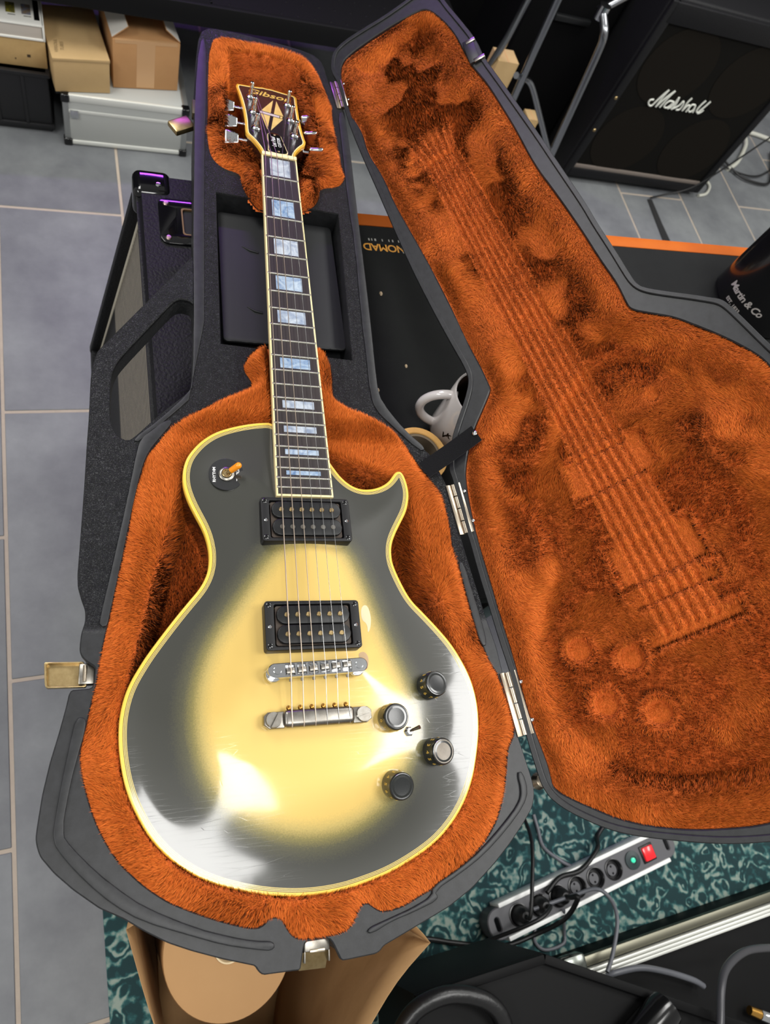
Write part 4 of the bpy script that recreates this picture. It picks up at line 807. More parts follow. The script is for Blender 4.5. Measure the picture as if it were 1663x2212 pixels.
# ---------------------------------------------------------------- what carries the case: slanted speaker cabinet and desk
tolex=M('black_tolex',lin((20,20,22)),.5,spec=.22,bump=(260,.8,.0012,'noise'))
CB=frame((-170,100,0),(.9976,.069,0))       # x into the cabinet from its front, y along the front to the far end
C_=thing('slanted_speaker_cabinet','black leathercloth speaker cabinet with slanted ribbed grille under the guitar case','speaker cabinet',(-20,-280,FLOOR))
TOP=-146.0; prof=[(0,TOP),(268,TOP),(268,FLOOR+55),(-58,FLOOR+55),(-58,-555),(20,TOP-20),(0,TOP-20)]
bm=bmesh.new(); rows=[]
for y in (0,-740):
    rows.append([bm.verts.new(CB@Vector((x,y,z))) for i,(x,z) in enumerate(prof)])
nP=len(prof)
for i in range(nP): bm.faces.new((rows[0][i],rows[0][(i+1)%nP],rows[1][(i+1)%nP],rows[1][i]))
bm.faces.new(rows[0][::-1]); bm.faces.new(rows[1])
bmesh.ops.recalc_face_normals(bm,faces=bm.faces); bmesh.ops.bevel(bm,geom=list(bm.edges),offset=7,segments=3,affect='EDGES'); cab=from_bm('cabinet_body',bm,tolex,C_,50)
# grille on the slanted face, inside a black frame with cream piping
sl=Vector((-78,0,-555-TOP)); slen=math.hypot(78,555+TOP); gm=CB@frame((3,0,TOP),(0,-1,0),(-78/slen,0,(-555-TOP)/slen))   # x along width, y down the slope, z inward/out
z_out=gm.to_3x3()@Vector((0,0,1)); s_=1 if (CB.to_3x3().inverted()@z_out).x<0 else -1
grille_m=M('ribbed_grille',lin((150,141,128)),.8,noise=(60,.3,lin((132,126,116))))
nt=grille_m.node_tree; tcx=[n for n in nt.nodes if n.type=='TEX_COORD'][0]; bb=nt.nodes['Principled BSDF']
wv=nd(nt,'ShaderNodeTexWave'); wv.inputs['Scale'].default_value=40; wv.bands_direction='Z'; nt.links.new(tcx.outputs['Object'],wv.inputs['Vector'])
mx=nd(nt,'ShaderNodeMixRGB'); mx.blend_type='MULTIPLY'; mx.inputs[0].default_value=.95; nt.links.new(bb.inputs['Base Color'].links[0].from_socket,mx.inputs[1]); nt.links.new(wv.outputs['Color'],mx.inputs[2]); nt.links.new(mx.outputs[0],bb.inputs['Base Color'])
bp=nd(nt,'ShaderNodeBump'); bp.inputs['Strength'].default_value=.5; bp.inputs['Distance'].default_value=.002; nt.links.new(wv.outputs['Fac'],bp.inputs['Height']); nt.links.new(bp.outputs[0],bb.inputs['Normal'])
def gbox(nm,x0,x1,y0,y1,z0,z1,mat,par,bev=0): return box(nm,x0,x1,y0,y1,*sorted((s_*z0,s_*z1)),mat,par,mtx=gm,bev=bev)
gbox('grille_cloth',14,726,18,slen+4,-24,-18,grille_m,C_)
gbox('grille_frame',0,16,4,slen+4,-26,0,tolex,C_,3); gbox('grille_frame',724,740,4,slen+4,-26,0,tolex,C_,3)
gbox('grille_frame',2,738,slen-8,slen+10,-26,-2,tolex,C_,3)
gbox('piping',16,21,18,slen-6,-19,-15,M('cream_piping',lin((186,180,164)),.6),C_,1.5)
cor=M('glossy_corner',lin((12,12,14)),.08)
for y in (0,-740):
    bm=bmesh.new(); s=1 if y==0 else -1
    add_box(bm,-4,48,y-(44 if s>0 else 4),y+(4 if s>0 else 44),TOP-44,TOP+3.5,CB,11,5); cp_=from_bm('corner_protector',bm,cor,C_,60)
    lathe('corner_screw',[(0,2),(3,1.6),(4,0)],chrome_m,cp_,mtx=CB@Matrix.Translation((30,y-s*26,TOP+3.4)),n=14)
hp=plate('handle_plate',[rect(113,-88.5,172,80,12),rect(113,-88.5,110,46,4)[::-1]],TOP-.5,TOP+3.2,cor,C_,mtx=CB,bev=1.2)
plate('handle_well',[rect(113,-88.5,110,46,4)],TOP-.2,TOP+.6,M('black_handle_cup',lin((20,20,22)),.7),hp,mtx=CB)
plate('handle_lining',[rect(113,-88.5,112,48,4),rect(113,-88.5,108,44,4)[::-1]],TOP,TOP+3.6,M('brown_edge',lin((120,92,60)),.6),hp,mtx=CB)
for x in (38,188):
    for y in (-58,-119): lathe('plate_screw',[(0,2),(3,1.7),(4.4,0)],M('pink_nickel',lin((205,180,170)),.3,1),hp,mtx=CB@Matrix.Translation((x,y,TOP+3)),n=14)
for x in (-30,240):
    for y in (-60,-680): lathe('foot',[(0,0),(24,0),(26,8),(26,58),(0,58)],black_plastic,C_,mtx=CB@Matrix.Translation((x,y,FLOOR)),n=18)

DK=rz(ROOM,(112,62.3,0)); D=thing('desk','black topped workbench with orange edge strip and yellow print','desk',(600,-200,FLOOR))
top_d=plate('desk_top',[rect(640,-300,1280,600,4)],TOP-26,TOP,M('black_rubber_mat',lin((21,22,22)),.7,spec=.12,noise=(9,.25,lin((29,30,30))),bump=(700,.3,.0006,'noise')),D,mtx=DK,bev=1.5)
box('edge_strip',-1,1281,-1,22,TOP-27,TOP+1.2,M('orange_strip',lin((188,98,26)),.6,spec=.15,noise=(9,.3,lin((170,80,20)))),D,mtx=DK,bev=.8)
steel=M('grey_steel',lin((120,122,124)),.4,1)
for x in (180,1200):
    for y in (-50,-560): box('desk_leg',x-20,x+20,y-20,y+20,FLOOR,TOP-26,steel,D,mtx=DK,bev=2)
tx=M('yellow_print',lin((206,140,34)),.6); tg=M('grey_print',lin((150,148,142)),.6)
TXM=DK@frame((62,-40,TOP+.05),(-1,0,0),(0,-1,0))
text('desk_print','NOMAD',19,tx,D,DK@frame((73,-42,TOP+.05),(-1,.02,0),(-.02,-1,0)),ext=.1,offset=.35,space=.92)
text('desk_print','TEC',19,tg,D,DK@frame((118,-44,TOP+.05),(-1,.02,0),(-.02,-1,0)),ext=.1,offset=.35,space=.92)
for k,(x0,w) in enumerate(((14,4),(19,3),(24,5),(36,3),(47,3),(53,4),(63,5),(69,5),(75,5))): box('desk_small_print',x0+36,x0+36+w*.55,-30,-25.5,TOP,TOP+.15,tg,D,mtx=DK@Matrix.Rotation(0,4,'Z'))
# small things on the desk
def mug(name,label,c,r,h,mat,inside,handle=None,hr=6):
    m=thing(name,label,'mug',(c[0],c[1],TOP)); T=Matrix.Translation((c[0],c[1],TOP))
    body=lathe('mug_body',[(0,0),(r*.86,0),(r*.95,2),(r,7),(r,h-2),(r-.8,h),(r-2.4,h),(r-3.4,h-2)],mat,m,mtx=T,n=48)
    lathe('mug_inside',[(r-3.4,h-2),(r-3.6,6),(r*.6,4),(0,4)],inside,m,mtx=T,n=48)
    if handle is not None:
        d=Vector((math.cos(handle),math.sin(handle),0)); pts=[]
        for a in np.linspace(-100,100,15): pts.append(Vector((c[0],c[1],TOP+h*.5))+d*(r-8+ (34)*max(0,math.cos(math.radians(a*.9)))*1.05)+Vector((0,0,math.sin(math.radians(a*.9))*h*.36)))
        tube('mug_handle',pts,hr,mat,m,n=12,smooth_n=2)
    return m
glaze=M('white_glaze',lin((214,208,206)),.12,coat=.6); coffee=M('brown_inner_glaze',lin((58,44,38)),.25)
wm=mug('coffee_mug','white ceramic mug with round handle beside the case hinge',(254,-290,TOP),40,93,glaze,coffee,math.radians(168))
for k,(a,zz,w,h) in enumerate(((214,30,7,8),(222,36,3,7),(229,33,4,4),(208,24,9,5))):
    text('mug_print','VK'[k%2],11-k,black_gloss,wm,Matrix.Translation((254,-290,TOP+zz))@Matrix.Rotation(math.radians(a-270),4,'Z'),ext=.1,bend=40.1,offset=.5) if k<2 else None
tpm=thing('tape_roll','beige masking tape roll standing flat on black desk by white mug','tape roll',(176,-348,TOP))
TT=Matrix.Translation((179,-346,TOP)); lathe('tape',[(27,0),(38,0),(38.5,1),(38.5,37),(38,38),(31,38),(30,37),(30,0)],M('tape_tan',lin((236,184,108)),.6,noise=(60,.2,lin((222,168,92)))),tpm,mtx=TT,n=48); lathe('tape_core',[(30,0),(30,36),(26.5,36),(26.5,0),(30,0)],M('card_core',lin((126,112,92)),.8),tpm,mtx=TT,n=48)
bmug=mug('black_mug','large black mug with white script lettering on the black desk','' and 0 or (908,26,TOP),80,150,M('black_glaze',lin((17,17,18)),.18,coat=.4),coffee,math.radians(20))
BMM=lambda a,zz:Matrix.Translation((908,26,TOP+zz))@Matrix.Rotation(math.radians(a-270),4,'Z')
text('mug_lettering','Martin & Co',18.5,M('silver_print',lin((170,164,160)),.5),bmug,BMM(206,43),ext=.1,bend=80.2,shear=.15,offset=.35,space=.88)
text('mug_lettering','EST. 1833',9,M('silver_print',lin((170,164,160)),.5),bmug,BMM(200,21),ext=.1,bend=80.2,offset=.2)

for (x,y,sz),lb in (((173,-62,4.2),'pale wood crumb on the black desk below the yellow print'),((196,-186,3.4),'pale wood crumb on the black desk close to the white mug'),((149,-230,3.8),'white crumb on the black desk at the case edge')):
    tag(lathe('wood_crumb',[(0,0),(sz,.1),(sz*.6,sz*.5),(0,sz*.7)],M('crumb',lin((188,166,136)),.8),None,mtx=Matrix.Translation((x,y,TOP))@Matrix.Scale(.6,4,(1,0,0)),n=6),lb,'crumb')
cp=thing('chrome_pole','slim chrome pole with ball and crossbar under the case hinge','pole',(345,-742,FLOOR))
PX,PY=345,-742
tube('pole',[(PX,PY,FLOOR),(PX,PY,-262)],7,chrome_m,cp,n=14); lathe('pole_ball',[(0,-12),(8,-9),(11,0),(8,9),(0,12)],brass_m,cp,mtx=Matrix.Translation((PX,PY,-252)),n=18)
tube('crossbar',[(PX-40,PY-6,-268),(PX+60,PY+6,-268)],8,chrome_m,cp,n=14); lathe('pole_foot',[(0,0),(70,0),(70,6),(20,14),(0,14)],chrome_m,cp,mtx=Matrix.Translation((PX,PY,FLOOR+7)),n=28)

# ---------------------------------------------------------------- far left: shelf, aluminium case, cartons, crate
SHF=thing('low_shelf','long black metal shelf with dimpled top above the cartons','shelf',(0,1400,FLOOR)); shm=M('black_steel_shelf',lin((13,13,14)),.6,spec=.12,bump=(8,.2,.002,'noise'))
SM2=rz(7.6,(-291,1066,0)); [box('shelf_top',x0,x1,-6,520,-556,-530,shm,SHF,mtx=SM2,bev=3) for x0,x1 in ((-900,-361.5),(-358.5,288.5),(291.5,1020))]; box('shelf_fascia',-900,1020,-10,4,-566,-512,M('black_fascia',lin((17,17,18)),.55,spec=.15),SHF,mtx=SM2,bev=3)
bm=bmesh.new()
for i in range(42):
    for j in range(9): lathe('',[(0,1.4),(2.4,1.2),(4.2,0)],None,bm=bm,mtx=SM2@Matrix.Translation((-880+i*45+(22 if j%2 else 0),40+j*50,-529.9)),n=8)
o=from_bm('dimples',bm,shm,SHF,60); o['kind']='stuff'
for x in (-880,1000):
    for y in (20,495): box('shelf_leg',x-16,x+16,y-16,y+16,FLOOR,-556,shm,SHF,mtx=SM2)
alu=M('brushed_aluminium',lin((172,174,172)),.38,.85); alup=M('silver_panel',lin((176,178,174)),.5,.1); aluw=M('bright_aluminium',lin((222,223,216)),.4,.3)
AC=rz(6.5,(-358,1002,0)); A_=thing('aluminium_case','silver aluminium flight case on the tiles carrying two cartons','case',(-200,1110,FLOOR))
box('case_body',4,308,3,230,FLOOR+6,-764,alup,A_,mtx=AC,bev=3)
for z0,z1 in ((FLOOR+2,FLOOR+16),(-782,-761)): box('edge_profile',12,300,0,10,z0,z1,aluw,A_,mtx=AC,bev=4)
box('edge_profile',12,300,1.5,8,-814,-804,aluw,A_,mtx=AC,bev=2)
for x in (6,306): box('corner_profile',x-8,x+8,1,14,FLOOR+8,-768,alu,A_,mtx=AC,bev=4); box('side_profile',x-8,x+8,8,228,-778,-761,alu,A_,mtx=AC,bev=4)
for x in (6,306):
    for z in (FLOOR+8,-773):
        bm=bmesh.new(); add_box(bm,x-11,x+11,-3,20,z-11,z+12.5,AC,5,3); from_bm('case_corner',bm,black_gloss,A_,50)
lt=box('case_latch',16,36,-3,2,-826,-804,chrome_m,A_,mtx=AC,bev=1.5)
hd=tube('case_handle',[AC@Vector((-4,60,-800)),AC@Vector((-20,70,-806)),AC@Vector((-22,130,-812)),AC@Vector((-20,170,-806)),AC@Vector((-4,180,-800))],6,black_plastic,A_,smooth_n=4)
kraft=M('kraft_card',lin((188,158,112)),.85,noise=(12,.3,lin((176,146,100)))); kraft2=M('brown_card',lin((188,142,94)),.85,noise=(10,.3,lin((176,130,84)))); kin=M('white_card_inside',lin((216,212,204)),.85); tapem=M('clear_tape',lin((198,156,112)),.25)
B1=rz(14.5,(-373,1008,0)); b1=thing('carton','plain tan carton with handwriting standing on the silver case','box',(-290,1100,-762))
box('carton_body',0,132,0,190,-762,-673,kraft,b1,mtx=B1,bev=1.2); box('carton_lid',-1.2,133.2,-1.2,191,-680,-671.5,kraft,b1,mtx=B1,bev=1)
ink=M('pencil_ink',lin((104,84,52)),.8)
for s,dx in (('VERSOUL',16),('TUBES',30)): text('handwriting',s,11,ink,b1,B1@frame((dx,42,-671.2),(.12,1,0),(-1,.12,0)),ext=.05,shear=.1)
B2=rz(13.6,(-238,1066,0)); b2=thing('open_carton','open brown carton with raised flaps standing on the silver case','box',(-150,1150,-762))
bm=bmesh.new(); add_box(bm,0,166,0,170,-762,-632,B2,1); 
from_bm('carton_body',bm,kraft2,b2,40)
box('tape_strip',58,104,-.4,2,-758,-633,tapem,b2,mtx=B2); box('tape_strip',6,160,-.5,6,-640,-631.4,tapem,b2,mtx=B2)
def flap(x,sgn,ln,ang):
    m=B2@Matrix.Translation((x,0,-631))@Matrix.Rotation(math.radians(ang)*sgn,4,'Y')
    f=box('flap',0 if sgn<0 else -ln,ln if sgn<0 else 0,4,150,0,1.6,kraft2,b2,mtx=m) ; box('flap_lining',1 if sgn<0 else -ln+1,ln-1 if sgn<0 else -1,5,149,1.7,2.1,kin,f,mtx=m)
flap(0,-1,50,38); flap(166,1,48,40)
CR=rz(6,(-640,1012,0)); cr=thing('plastic_crate','black plastic storage crate on the floor left of the silver case','crate',(-520,1110,FLOOR))
bm=bmesh.new(); add_box(bm,0,250,0,230,FLOOR,-742,CR,5); from_bm('crate_body',bm,M('crate_plastic',lin((20,20,22)),.4),cr,40)
for z in (-752,FLOOR+14): box('crate_rim',-5,255,-5,235,z,z+10,M('crate_plastic',lin((20,20,22)),.4),cr,mtx=CR,bev=3)
for x in (60,125,190): box('crate_rib',x-4,x+4,-4,2,FLOOR+24,-752,M('crate_plastic',lin((20,20,22)),.4),cr,mtx=CR,bev=1.5)
c3=thing('carton','small scuffed tan carton standing on the black crate','box',(-520,1110,-742)); C3=rz(7.5,(-640,1024,0)); box('carton_body',0,250,0,180,-742,-668,M('scuffed_card',lin((190,158,106)),.85,noise=(26,.16,lin((178,146,96)))),c3,mtx=C3,bev=1.5)
box('carton_scuff',206,214,-.4,1,-716,-709,M('dark_scuff',lin((60,46,30)),.9),c3,mtx=C3); box('carton_scuff',178,181,-.4,1,-725,-721,M('dark_scuff',lin((60,46,30)),.9),c3,mtx=C3)
pk=thing('wrapped_book','thick white book in clear wrap lying on the tan carton','book',(-520,1110,-668)); PK=rz(8,(-640,1018,0)); box('book_pages',2,246,3,170,-666,-634,M('grey_pages',lin((190,182,172)),.6),pk,mtx=PK,bev=1)
box('book_cover',0,250,0,172,-634,-630,M('white_cover',lin((232,231,224)),.35,coat=.5),pk,mtx=PK,bev=.8); box('book_cover',0,250,0,172,-669,-664,M('white_cover',lin((232,231,224)),.35,coat=.5),pk,mtx=PK,bev=.8); box('book_spine',247,252,0,172,-669,-630,M('white_cover',lin((232,231,224)),.35,coat=.5),pk,mtx=PK,bev=.8)
box('cover_band',232,244,18,150,-630,-629.5,black_gloss,pk,mtx=PK)
for x,cc in ((172,(150,140,40)),(206,(140,120,96))): box('cover_picture',x,x+20,34,70,-630,-629.5,M('picture_%d'%x,lin(cc),.5,noise=(70,.1,lin((60,66,52)) if x<200 else lin((120,128,150)))),pk,mtx=PK)
for x in (176,210): box('cover_caption',x,x+16,26,29,-630,-629.6,M('caption_grey',lin((120,118,112)),.6),pk,mtx=PK)

# ---------------------------------------------------------------- far right: speaker cabinet with script badge, chrome stand
MB=rz(4.8,(1248,1270,0)); MC=thing('speaker_cabinet','large black speaker cabinet with white script badge and four speakers behind dark grille','speaker cabinet',(1570,1450,FLOOR))
MW=640; MT=FLOOR+640
bm=bmesh.new(); add_box(bm,0,MW,0,360,FLOOR+20,MT,MB,9,3); from_bm('cabinet_body',bm,tolex,MC,45)
gcl=M('dark_grille_cloth',lin((19,18,16)),.85,spec=.08,bump=(500,.4,.001,'noise'))
box('grille_cloth',34,MW-34,-4,4,FLOOR+70,MT-60,gcl,MC,mtx=MB)
for x0,x1 in ((4,34),(MW-34,MW-4)): box('grille_frame',x0,x1,-12,3,FLOOR+24,MT-6,tolex,MC,mtx=MB,bev=4)
box('grille_frame',20,MW-20,-12,3,FLOOR+24,FLOOR+58,tolex,MC,mtx=MB,bev=4); box('grille_frame',20,MW-20,-14,3,MT-66,MT-6,tolex,MC,mtx=MB,bev=4)
box('trim_stripe',34,MW-34,-8,2,FLOOR+58,FLOOR+72,M('grey_trim',lin((122,112,104)),.5),MC,mtx=MB,bev=1)
spk=M('speaker_cone',lin((25,22,18)),.85,spec=.08)
for x in (172,468):
    for z in (FLOOR+190,FLOOR+455): plate('speaker',[circle(0,0,128,40)],0,1.2,spk,MC,mtx=MB@frame((x,-4.2,z),(1,0,0),(0,0,1)))
script=[[(161,346),(150,343),(150,333),(160,325),(169,326),(174,340),(181,362),(192,386)],[(192,386),(187,357),(187,324)],[(187,324),(199,357),(217,387)],[(217,387),(208,357),(203,325)],
[(240,351),(224,352),(216,342),(217,330),(229,328),(237,338),(240,351),(244,333),(235,326)],[(235,326),(247,343),(248,368),(252,358),(254,343),(251,326)],[(251,326),(269,342),(274,359),(282,349),(282,331),(270,327)],[(298,375),(293,357),(296,328)],[(296,328),(301,347),(308,350),(312,341),(313,327)],
[(329,355),(316,353),(316,337),(328,329),(335,339),(331,354),(337,340),(341,329)],[(357,376),(351,359),(350,338),(360,331)],[(377,376),(370,355),(362,336),(363,329),(372,336),(375,344)]]
bm=bmesh.new()
for s in script: add_tube(bm,catmull([MB@Vector((x,-8,FLOOR+z)) for x,z in s],5),3.0,8)
bd=from_bm('badge',bm,M('badge_white',lin((222,224,214)),.35,coat=.3),MC,50); bd['label']='raised white script badge'
for x,z in ((20,FLOOR+330),(18,FLOOR+210)): lathe('frame_screw',[(0,3),(4,2.5),(6,0)],gold_m,MC,mtx=MB@frame((x,-12,z),(1,0,0),(0,0,1)),n=12)
for x in (60,MW-60):
    for y in (60,300): lathe('foot',[(0,0),(22,0),(24,4),(24,24),(0,24)],black_plastic,MC,mtx=MB@Matrix.Translation((x,y,FLOOR)),n=16)
ST=thing('chrome_stand','folding chrome tube stand beside the large black speaker cabinet','stand',(1060,1200,FLOOR)); chr2=M('satin_chrome',lin((150,152,156)),.22,1)
tube('stand_tube',[(1121,1150,FLOOR),(1098,1146,-760),(1068,1142,-560),(1053,1153,-410),(1041,1154,-360),(1030,1181,-335),(1020,1209,-320)],12,chr2,ST,n=14,smooth_n=5)
tube('stand_tube',[(1024,1203,-325),(1100,1246,-296)],11,chr2,ST,n=12)
tube('stand_tube',[(938,1223,FLOOR),(883,1157,-600),(853,1121,-430),(835,1103,-280),(828,1094,-220)],11,chr2,ST,n=12)
tube('stand_tube',[(872,1440,FLOOR),(834,1295,-600),(818,1235,-470),(791,1172,-350),(782,1150,-310)],11,chr2,ST,n=12)
tube('stand_brace',[(1072,1145,-720),(985,1160,-622),(930,1169,-560),(900,1169,-540),(839,1126,-510)],9,chr2,ST,n=10,smooth_n=3)
lathe('stand_joint',[(0,-20),(17,-18),(18,0),(17,18),(0,20)],chrome_m,ST,mtx=Matrix.Translation((1026,1198,-328)),n=16)
for c,w,d,h,l in (((866,1292),72,60,352,'tall tan carton standing behind the chrome stand'),((1080,1352),42,50,152,'tiny tan carton beside the foot of the chrome stand')):
    t=thing('carton',l,'box',(c[0],c[1],FLOOR)); m=rz(7,(c[0],c[1],0)); box('carton_body',-w/2,w/2,-d/2,d/2,FLOOR,FLOOR+h,kraft,t,mtx=m,bev=1.2); box('carton_seam',-2,2,-d/2,d/2,FLOOR+h-.2,FLOOR+h+.3,tapem,t,mtx=m)
bc=thing('added_black_box','tall plain black box added to hide the bright floor behind the chrome stand','case',(1070,1540,FLOOR)); BC=rz(ROOM,(915,1390,0)); box('case_body',0,310,0,270,FLOOR+8,-320,M('dull_black_box',lin((9,9,10)),.8,spec=.06),bc,mtx=BC,bev=6)  # invented black box, keeps the area behind the stand dark
for x in (20,290):
    for y in (20,250): box('black_box_foot',x-14,x+14,y-14,y+14,FLOOR,FLOOR+10,black_plastic,bc,mtx=BC)
box('case_handle',90,220,-14,4,-480,-462,black_plastic,bc,mtx=BC,bev=4)
rub=M('black_cable',lin((16,16,17)),.45); gcab=M('grey_cable',lin((98,100,106)),.4)
def cable(label,pts,r,mat=None,name='cable',group=None):
    pts=[(x,y,max(z,FLOOR+7+r*1.0)) for x,y,z in pts]
    return tag(tube(name,pts,r,mat or rub,None,n=8,smooth_n=6),label,'cable',group)
cable('thin black cable hanging across the script badge cabinet',[(2020,1312,-500),(1905,1300,-720),(1818,1290,-850),(1713,1278,-900),(1650,1252,-905)],3.2)
cable('looped black cable on tiles beside the script badge cabinet',[(2429,1695,-905),(2360,1530,-905),(2303,1473,-905),(2182,1484,-905),(2120,1560,-905),(2080,1620,-905)],5)
cable('curved thin black cable on tiles right of the cabinet',[(2060,1545,-905),(2185,1505,-900),(2290,1520,-905),(2410,1600,-905)],3.5)
plate_s=M('black_webbing',lin((24,24,25)),.9); s=plate('strap',[ccw([(1640,1250),(1662,1254),(1672,1134),(1690,985),(1650,985),(1644,1130)])],FLOOR+.2,FLOOR+2.6,plate_s,bev=.4); tag(s,'short black webbing strap lying on the tiles before the desk','strap')
wc=M('pale_plastic',lin((196,196,184)),.4)
t=tag(tube('cable_clip',[(1905,1325,FLOOR+6),(1950,1345,FLOOR+6),(1985,1392,FLOOR+6),(1975,1425,FLOOR+8)],6,wc,None,smooth_n=4),'pale plastic cable clip on tiles at the cabinet corner','clip')
t=tag(tube('white_lead',[(2125,1520,FLOOR+8),(2200,1580,FLOOR+8),(2290,1700,FLOOR+10),(2330,1790,FLOOR+10),(2480,1780,FLOOR+10)],9,wc,None,smooth_n=5),'thick pale lead on tiles behind the looped black cable','cable')

# ---------------------------------------------------------------- lower right: power strip, leads, black trunks
ZT=FLOOR+7
PM=frame((525,-995,ZT),(.978,.208,0)); PS=thing('power_strip','long grey power strip with white rails, sockets and red switch on rug','power strip',(760,-945,ZT))
stripm=M('strip_grey',lin((86,86,90)),.45); 
slab('strip_body',rect(250,0,500,58,26,8),[rect(22,0,10,26,4.9),rect(478,0,10,26,4.9)]+[circle(72+k*50,0,18.7) for k in range(6)],0,40,stripm,PS,mtx=PM,bev=2)
rail=M('white_rail',lin((244,245,243)),.35)
for y in (-31,31): box('side_rail',34,470,y-4.5,y+4.5,2,44,rail,PS,mtx=PM,bev=2)
for k in range(6):
    x=72+k*50; sk=lathe('socket',[(22,40.2),(22,42.2),(20,42.6),(18.8,41.5),(18.6,31),(0,31)],M('socket_black',lin((20,20,22)),.3),PS,mtx=PM@Matrix.Translation((x,0,0)),n=32)
    slab('socket_face',circle(0,0,12,24),[circle(0,-7,2.2,10),circle(0,7,2.2,10)],30,39.8,stripm,sk,mtx=PM@Matrix.Translation((x-4,0,0)),bev=.6)
lathe('indicator',[(19,40),(19,43),(9,43.5),(8,42),(0,42)],M('indicator_ring',lin((36,52,54)),.3),PS,mtx=PM@Matrix.Translation((376,0,0)),n=28); lathe('indicator_lamp',[(5,42),(5,45),(0,46)],M('green_lens',lin((40,170,130)),.2,emit=((.05,.7,.4),.6)),PS,mtx=PM@Matrix.Translation((376,0,0)),n=16)
sw=box('switch_frame',402,438,-18,18,39,43,black_plastic,PS,mtx=PM,bev=1.5); box('rocker_switch',406,434,-14,14,41,48,M('red_rocker',lin((214,16,24)),.25,coat=.5,emit=((.8,.02,.03),.35)),sw,mtx=PM@Matrix.Rotation(math.radians(0),4,'Y'),bev=2)
def plug(label,x,pts,r=4,mat=None):
    p=thing('power_plug',label,'plug',tuple(PM@Vector((x,0,40)))); mt2=PM@Matrix.Translation((x,0,0)); m=mat or rub
    lathe('plug_body',[(0,36),(18.4,36),(18.4,44),(17.4,52),(14,66),(8,72),(0,73)],m,p,mtx=mt2,n=28)
    st_=PM@Vector((x,0,70)); tube('plug_lead',[st_,st_+Vector((0,0,18))]+[Vector(q) for q in pts],r,m,p,n=8,smooth_n=6)
zz=ZT+5
plug('round black plug in the strip end socket, lead rising upwards',72,[(608,-935,-815),(640,-850,-840),(660,-790,zz)],4)
plug('dark grey plug in the power strip beside the black end plug',122,[(600,-985,-800),(520,-1010,-850),(430,-1030,zz),(360,-1056,zz),(250,-1080,zz)],4)
plug('black plug in the third socket with a long curving lead',172,[(700,-960,-800),(690,-1000,-850),(640,-1026,zz),(560,-1034,zz),(460,-1012,zz),(390,-994,zz),(280,-985,zz)],5)
cable('grey lead arching off the power strip towards the alu edged trunk',[(620,-972,-845),(706,-958,-828),(750,-951,-805),(769,-973,-790),(760,-1007,-770),(727,-1056,-758),(703,-1082,-752)],4,gcab)
cable('grey lead curling on the rug below the power strip',[(696,-985,-858),(712,-1030,-900),(705,-1052,-905),(660,-1056,-905),(640,-1035,-905),(652,-1006,-905)],3.6,gcab)
cable('grey lead on the rug between the case and power strip',[(690,-800,-905),(694,-829,-905),(700,-867,-905),(735,-898,-905),(760,-916,-888)],4,gcab)
cable('black lead crossing the power strip from the red switch side',[(880,-830,-905),(840,-862,-900),(812,-884,-868),(754,-918,-856),(700,-925,-856),(660,-948,-850)],5)
FT=-782
FM=rz(5.2,(648,-1068,0)); FC=thing('alu_edged_trunk','black flight trunk with bright aluminium edge profile standing on the rug','trunk',(900,-1250,ZT)); blk=M('black_laminate',lin((9,9,10)),.6,spec=.14,bump=(300,.15,.0005,'noise')); darkedge=M('tarnished_alu',lin((120,118,104)),.4,1)
box('trunk_body',0,720,-440,-4,ZT,FT-26,blk,FC,mtx=FM,bev=3); box('edge_profile',10,720,-14,4,FT-34,FT-18,darkedge,FC,mtx=FM,bev=2)
for k in range(3): box('edge_profile',10,720,-22-k*7,-16-k*7,FT-30,FT-10+ (2 if k==1 else 0),aluw,FC,mtx=FM,bev=1.6)
lc=box('ball_corner',-14,40,-26,14,FT-40,FT-8,M('steel_corner',lin((128,132,126)),.25,1),FC,mtx=FM,bev=8); 
for k in range(3): box('edge_profile',4+k*6,9+k*6,-120,-20,FT-30,FT-9,aluw,FC,mtx=FM,bev=1.5)
tr=thing('open_black_trunk','low black case with raised rim lying across the alu edged trunk','trunk',(600,-1200,FT+6)); TRT=-566; O3=Vector((478,-994,0)); dxv=Vector((.914,-.404,0))
E2=Vector((-.9968,-.0804,0)); E1=Vector((.914,-.404,0))
qd=[O3,O3+E1*420,O3+E1*420+Vector((-120,-330,0)),O3+E2*226+Vector((0,-330,0)),O3+E2*226]
plate('trunk_body',[ccw([(p.x,p.y) for p in qd])],FT+6,TRT-10,blk,tr,bev=4)
def bar(a,b,w,z0,z1,nm): 
    d=(b-a); L=d.length; box(nm,0,L,-w,w,z0,z1,blk,tr,mtx=frame((a.x,a.y,0),d),bev=2)
inn=Vector((0,-8,0)); bar(qd[0]+inn,qd[1]+inn,7,TRT-14,TRT,'trunk_rim'); bar(qd[0]+inn,qd[4]+inn,7,TRT-14,TRT,'trunk_rim')
hp_=tube('padded_strap',[(215,-1060,-560),(235,-1036,-556),(262,-1022,-552),(304,-1018,-551),(352,-1032,-552),(380,-1056,-556),(392,-1090,-565)],13,M('black_leather',lin((19,19,20)),.35,bump=(120,.3,.002,'noise')),None,n=12,smooth_n=5); tag(hp_,'curved padded black leather strap resting on the low black case','strap')
cy=thing('black_tube','glossy black cylinder with rounded end lying on the low black case','tube',(640,-1100,TRT)); bm=bmesh.new(); add_tube(bm,[(590,-1135,TRT+22),(655,-1103,TRT+24),(668,-1097,TRT+24),(674,-1094,TRT+24)],[26,28,26,14],24); from_bm('tube_body',bm,M('glossy_leather',lin((14,14,15)),.15),cy,50); lathe('tube_stud',[(0,3),(4,2),(5,0)],chrome_m,cy,mtx=frame((672,-1112,TRT+30),(0,.5,-1),(.3,1,.2)),n=12)
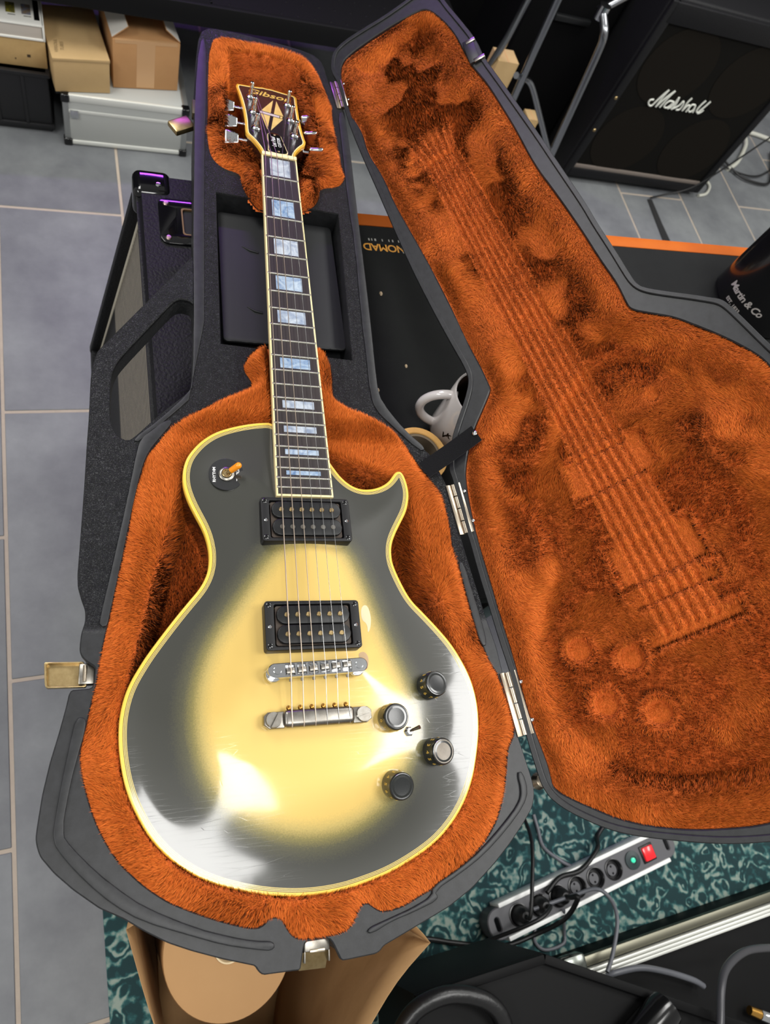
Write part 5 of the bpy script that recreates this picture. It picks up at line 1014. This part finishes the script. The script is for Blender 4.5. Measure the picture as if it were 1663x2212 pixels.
cable('thick black cable curving up from the low black case',[(1080,-1100,-700),(994,-1076,-640),(901,-1062,-600),(827,-1071,-570),(787,-1095,-550),(759,-1140,-540),(750,-1180,-552)],7,M('dark_cable',lin((58,58,62)),.35))
cable('short grey cable lying across the alu edged trunk',[(715,-1094,-776),(733,-1090,-768),(787,-1091,-766),(847,-1108,-770),(907,-1132,-776),(940,-1150,-790)],6,gcab)
pl=thing('brass_jack','gold and chrome jack plug lying on the alu edged trunk','plug',(970,-1175,-799)); JZ=-789; bm=bmesh.new(); add_tube(bm,[(1058,-1219,JZ),(1076,-1228,JZ),(1077,-1229,JZ),(1120,-1250,JZ)],[11,11,12,12],18); from_bm('jack_shell',bm,chrome_m,pl,40); bm=bmesh.new(); add_tube(bm,[(1036,-1208,JZ),(1060,-1220,JZ)],[8.5,10],16); from_bm('jack_collar',bm,M('gold_collar',lin((210,160,80)),.25,1),pl,40)
# ---------------------------------------------------------------- paper bag with a roll, below the case
bagm=M('kraft_paper',lin((166,130,86)),.8,noise=(7,.3,lin((152,116,76))),bump=(14,.5,.006,'noise')); bg_=thing('paper_bag','open brown paper bag standing on the floor under the case end','bag',(50,-1000,FLOOR))
def sheet(nm,pts,parent,mat):
    P=[Vector(p) for p in pts]; n=10; V=[];F=[]
    for i in range(n+1):
        for j in range(n+1):
            a=P[0].lerp(P[1],i/n); b_=P[3].lerp(P[2],i/n); p=a.lerp(b_,j/n); k=.5-abs(.5-i/n); V.append(tuple(p+Vector((math.sin(j*.9+i*.5)*3,math.cos(i*.8+j*.4)*3,0))))
    for i in range(n):
        for j in range(n): q=i*(n+1)+j; F.append((q,q+1,q+n+2,q+n+1))
    o=raw(nm,V,F,mat,parent,True); md=o.modifiers.new('solid','SOLIDIFY'); md.thickness=.0008; return o
bz=FLOOR+12
a0,a1,b0,b1=(-158,-857,-500),(-92,-1040,-470),(238,-927,-440),(70,-1062,-424)
f0,f1,g0,g1=(-118,-806,bz),(-90,-1110,bz),(150,-830,bz),(90,-1120,bz)
sheet('bag_side',[f0,f1,a1,a0],bg_,bagm)
sheet('bag_side',[g0,g1,b1,b0],bg_,bagm)
sheet('bag_back',[f0,g0,(150,-812,-452),(-60,-800,-490)],bg_,bagm)
sheet('bag_back',[(-60,-800,-490),f0,f0,a0],bg_,bagm)
sheet('bag_back',[(150,-812,-452),g0,g0,b0],bg_,bagm)
sheet('bag_front',[f1,g1,b1,a1],bg_,bagm)
sheet('bag_bottom',[f0,g0,g1,f1],bg_,bagm)
rl=thing('paper_roll','large roll of brown kraft paper standing inside the paper bag','paper roll',(-24,-902,bz)); RM=Matrix.Translation((-24,-902,0))
rollm=M('roll_end',lin((166,128,84)),.8,noise=(6,.3,lin((156,118,76)))); lathe('roll_paper',[(0,bz+1),(86,bz+1),(87,bz+3),(87,-522),(86,-520),(60,-521),(35,-519.5),(20,-522)],rollm,rl,mtx=RM,n=64); lathe('roll_core',[(20,-521),(18,-520.5),(17,-523),(17,-600),(0,-600)],M('core_cream',lin((206,186,150)),.8),rl,mtx=RM,n=32)
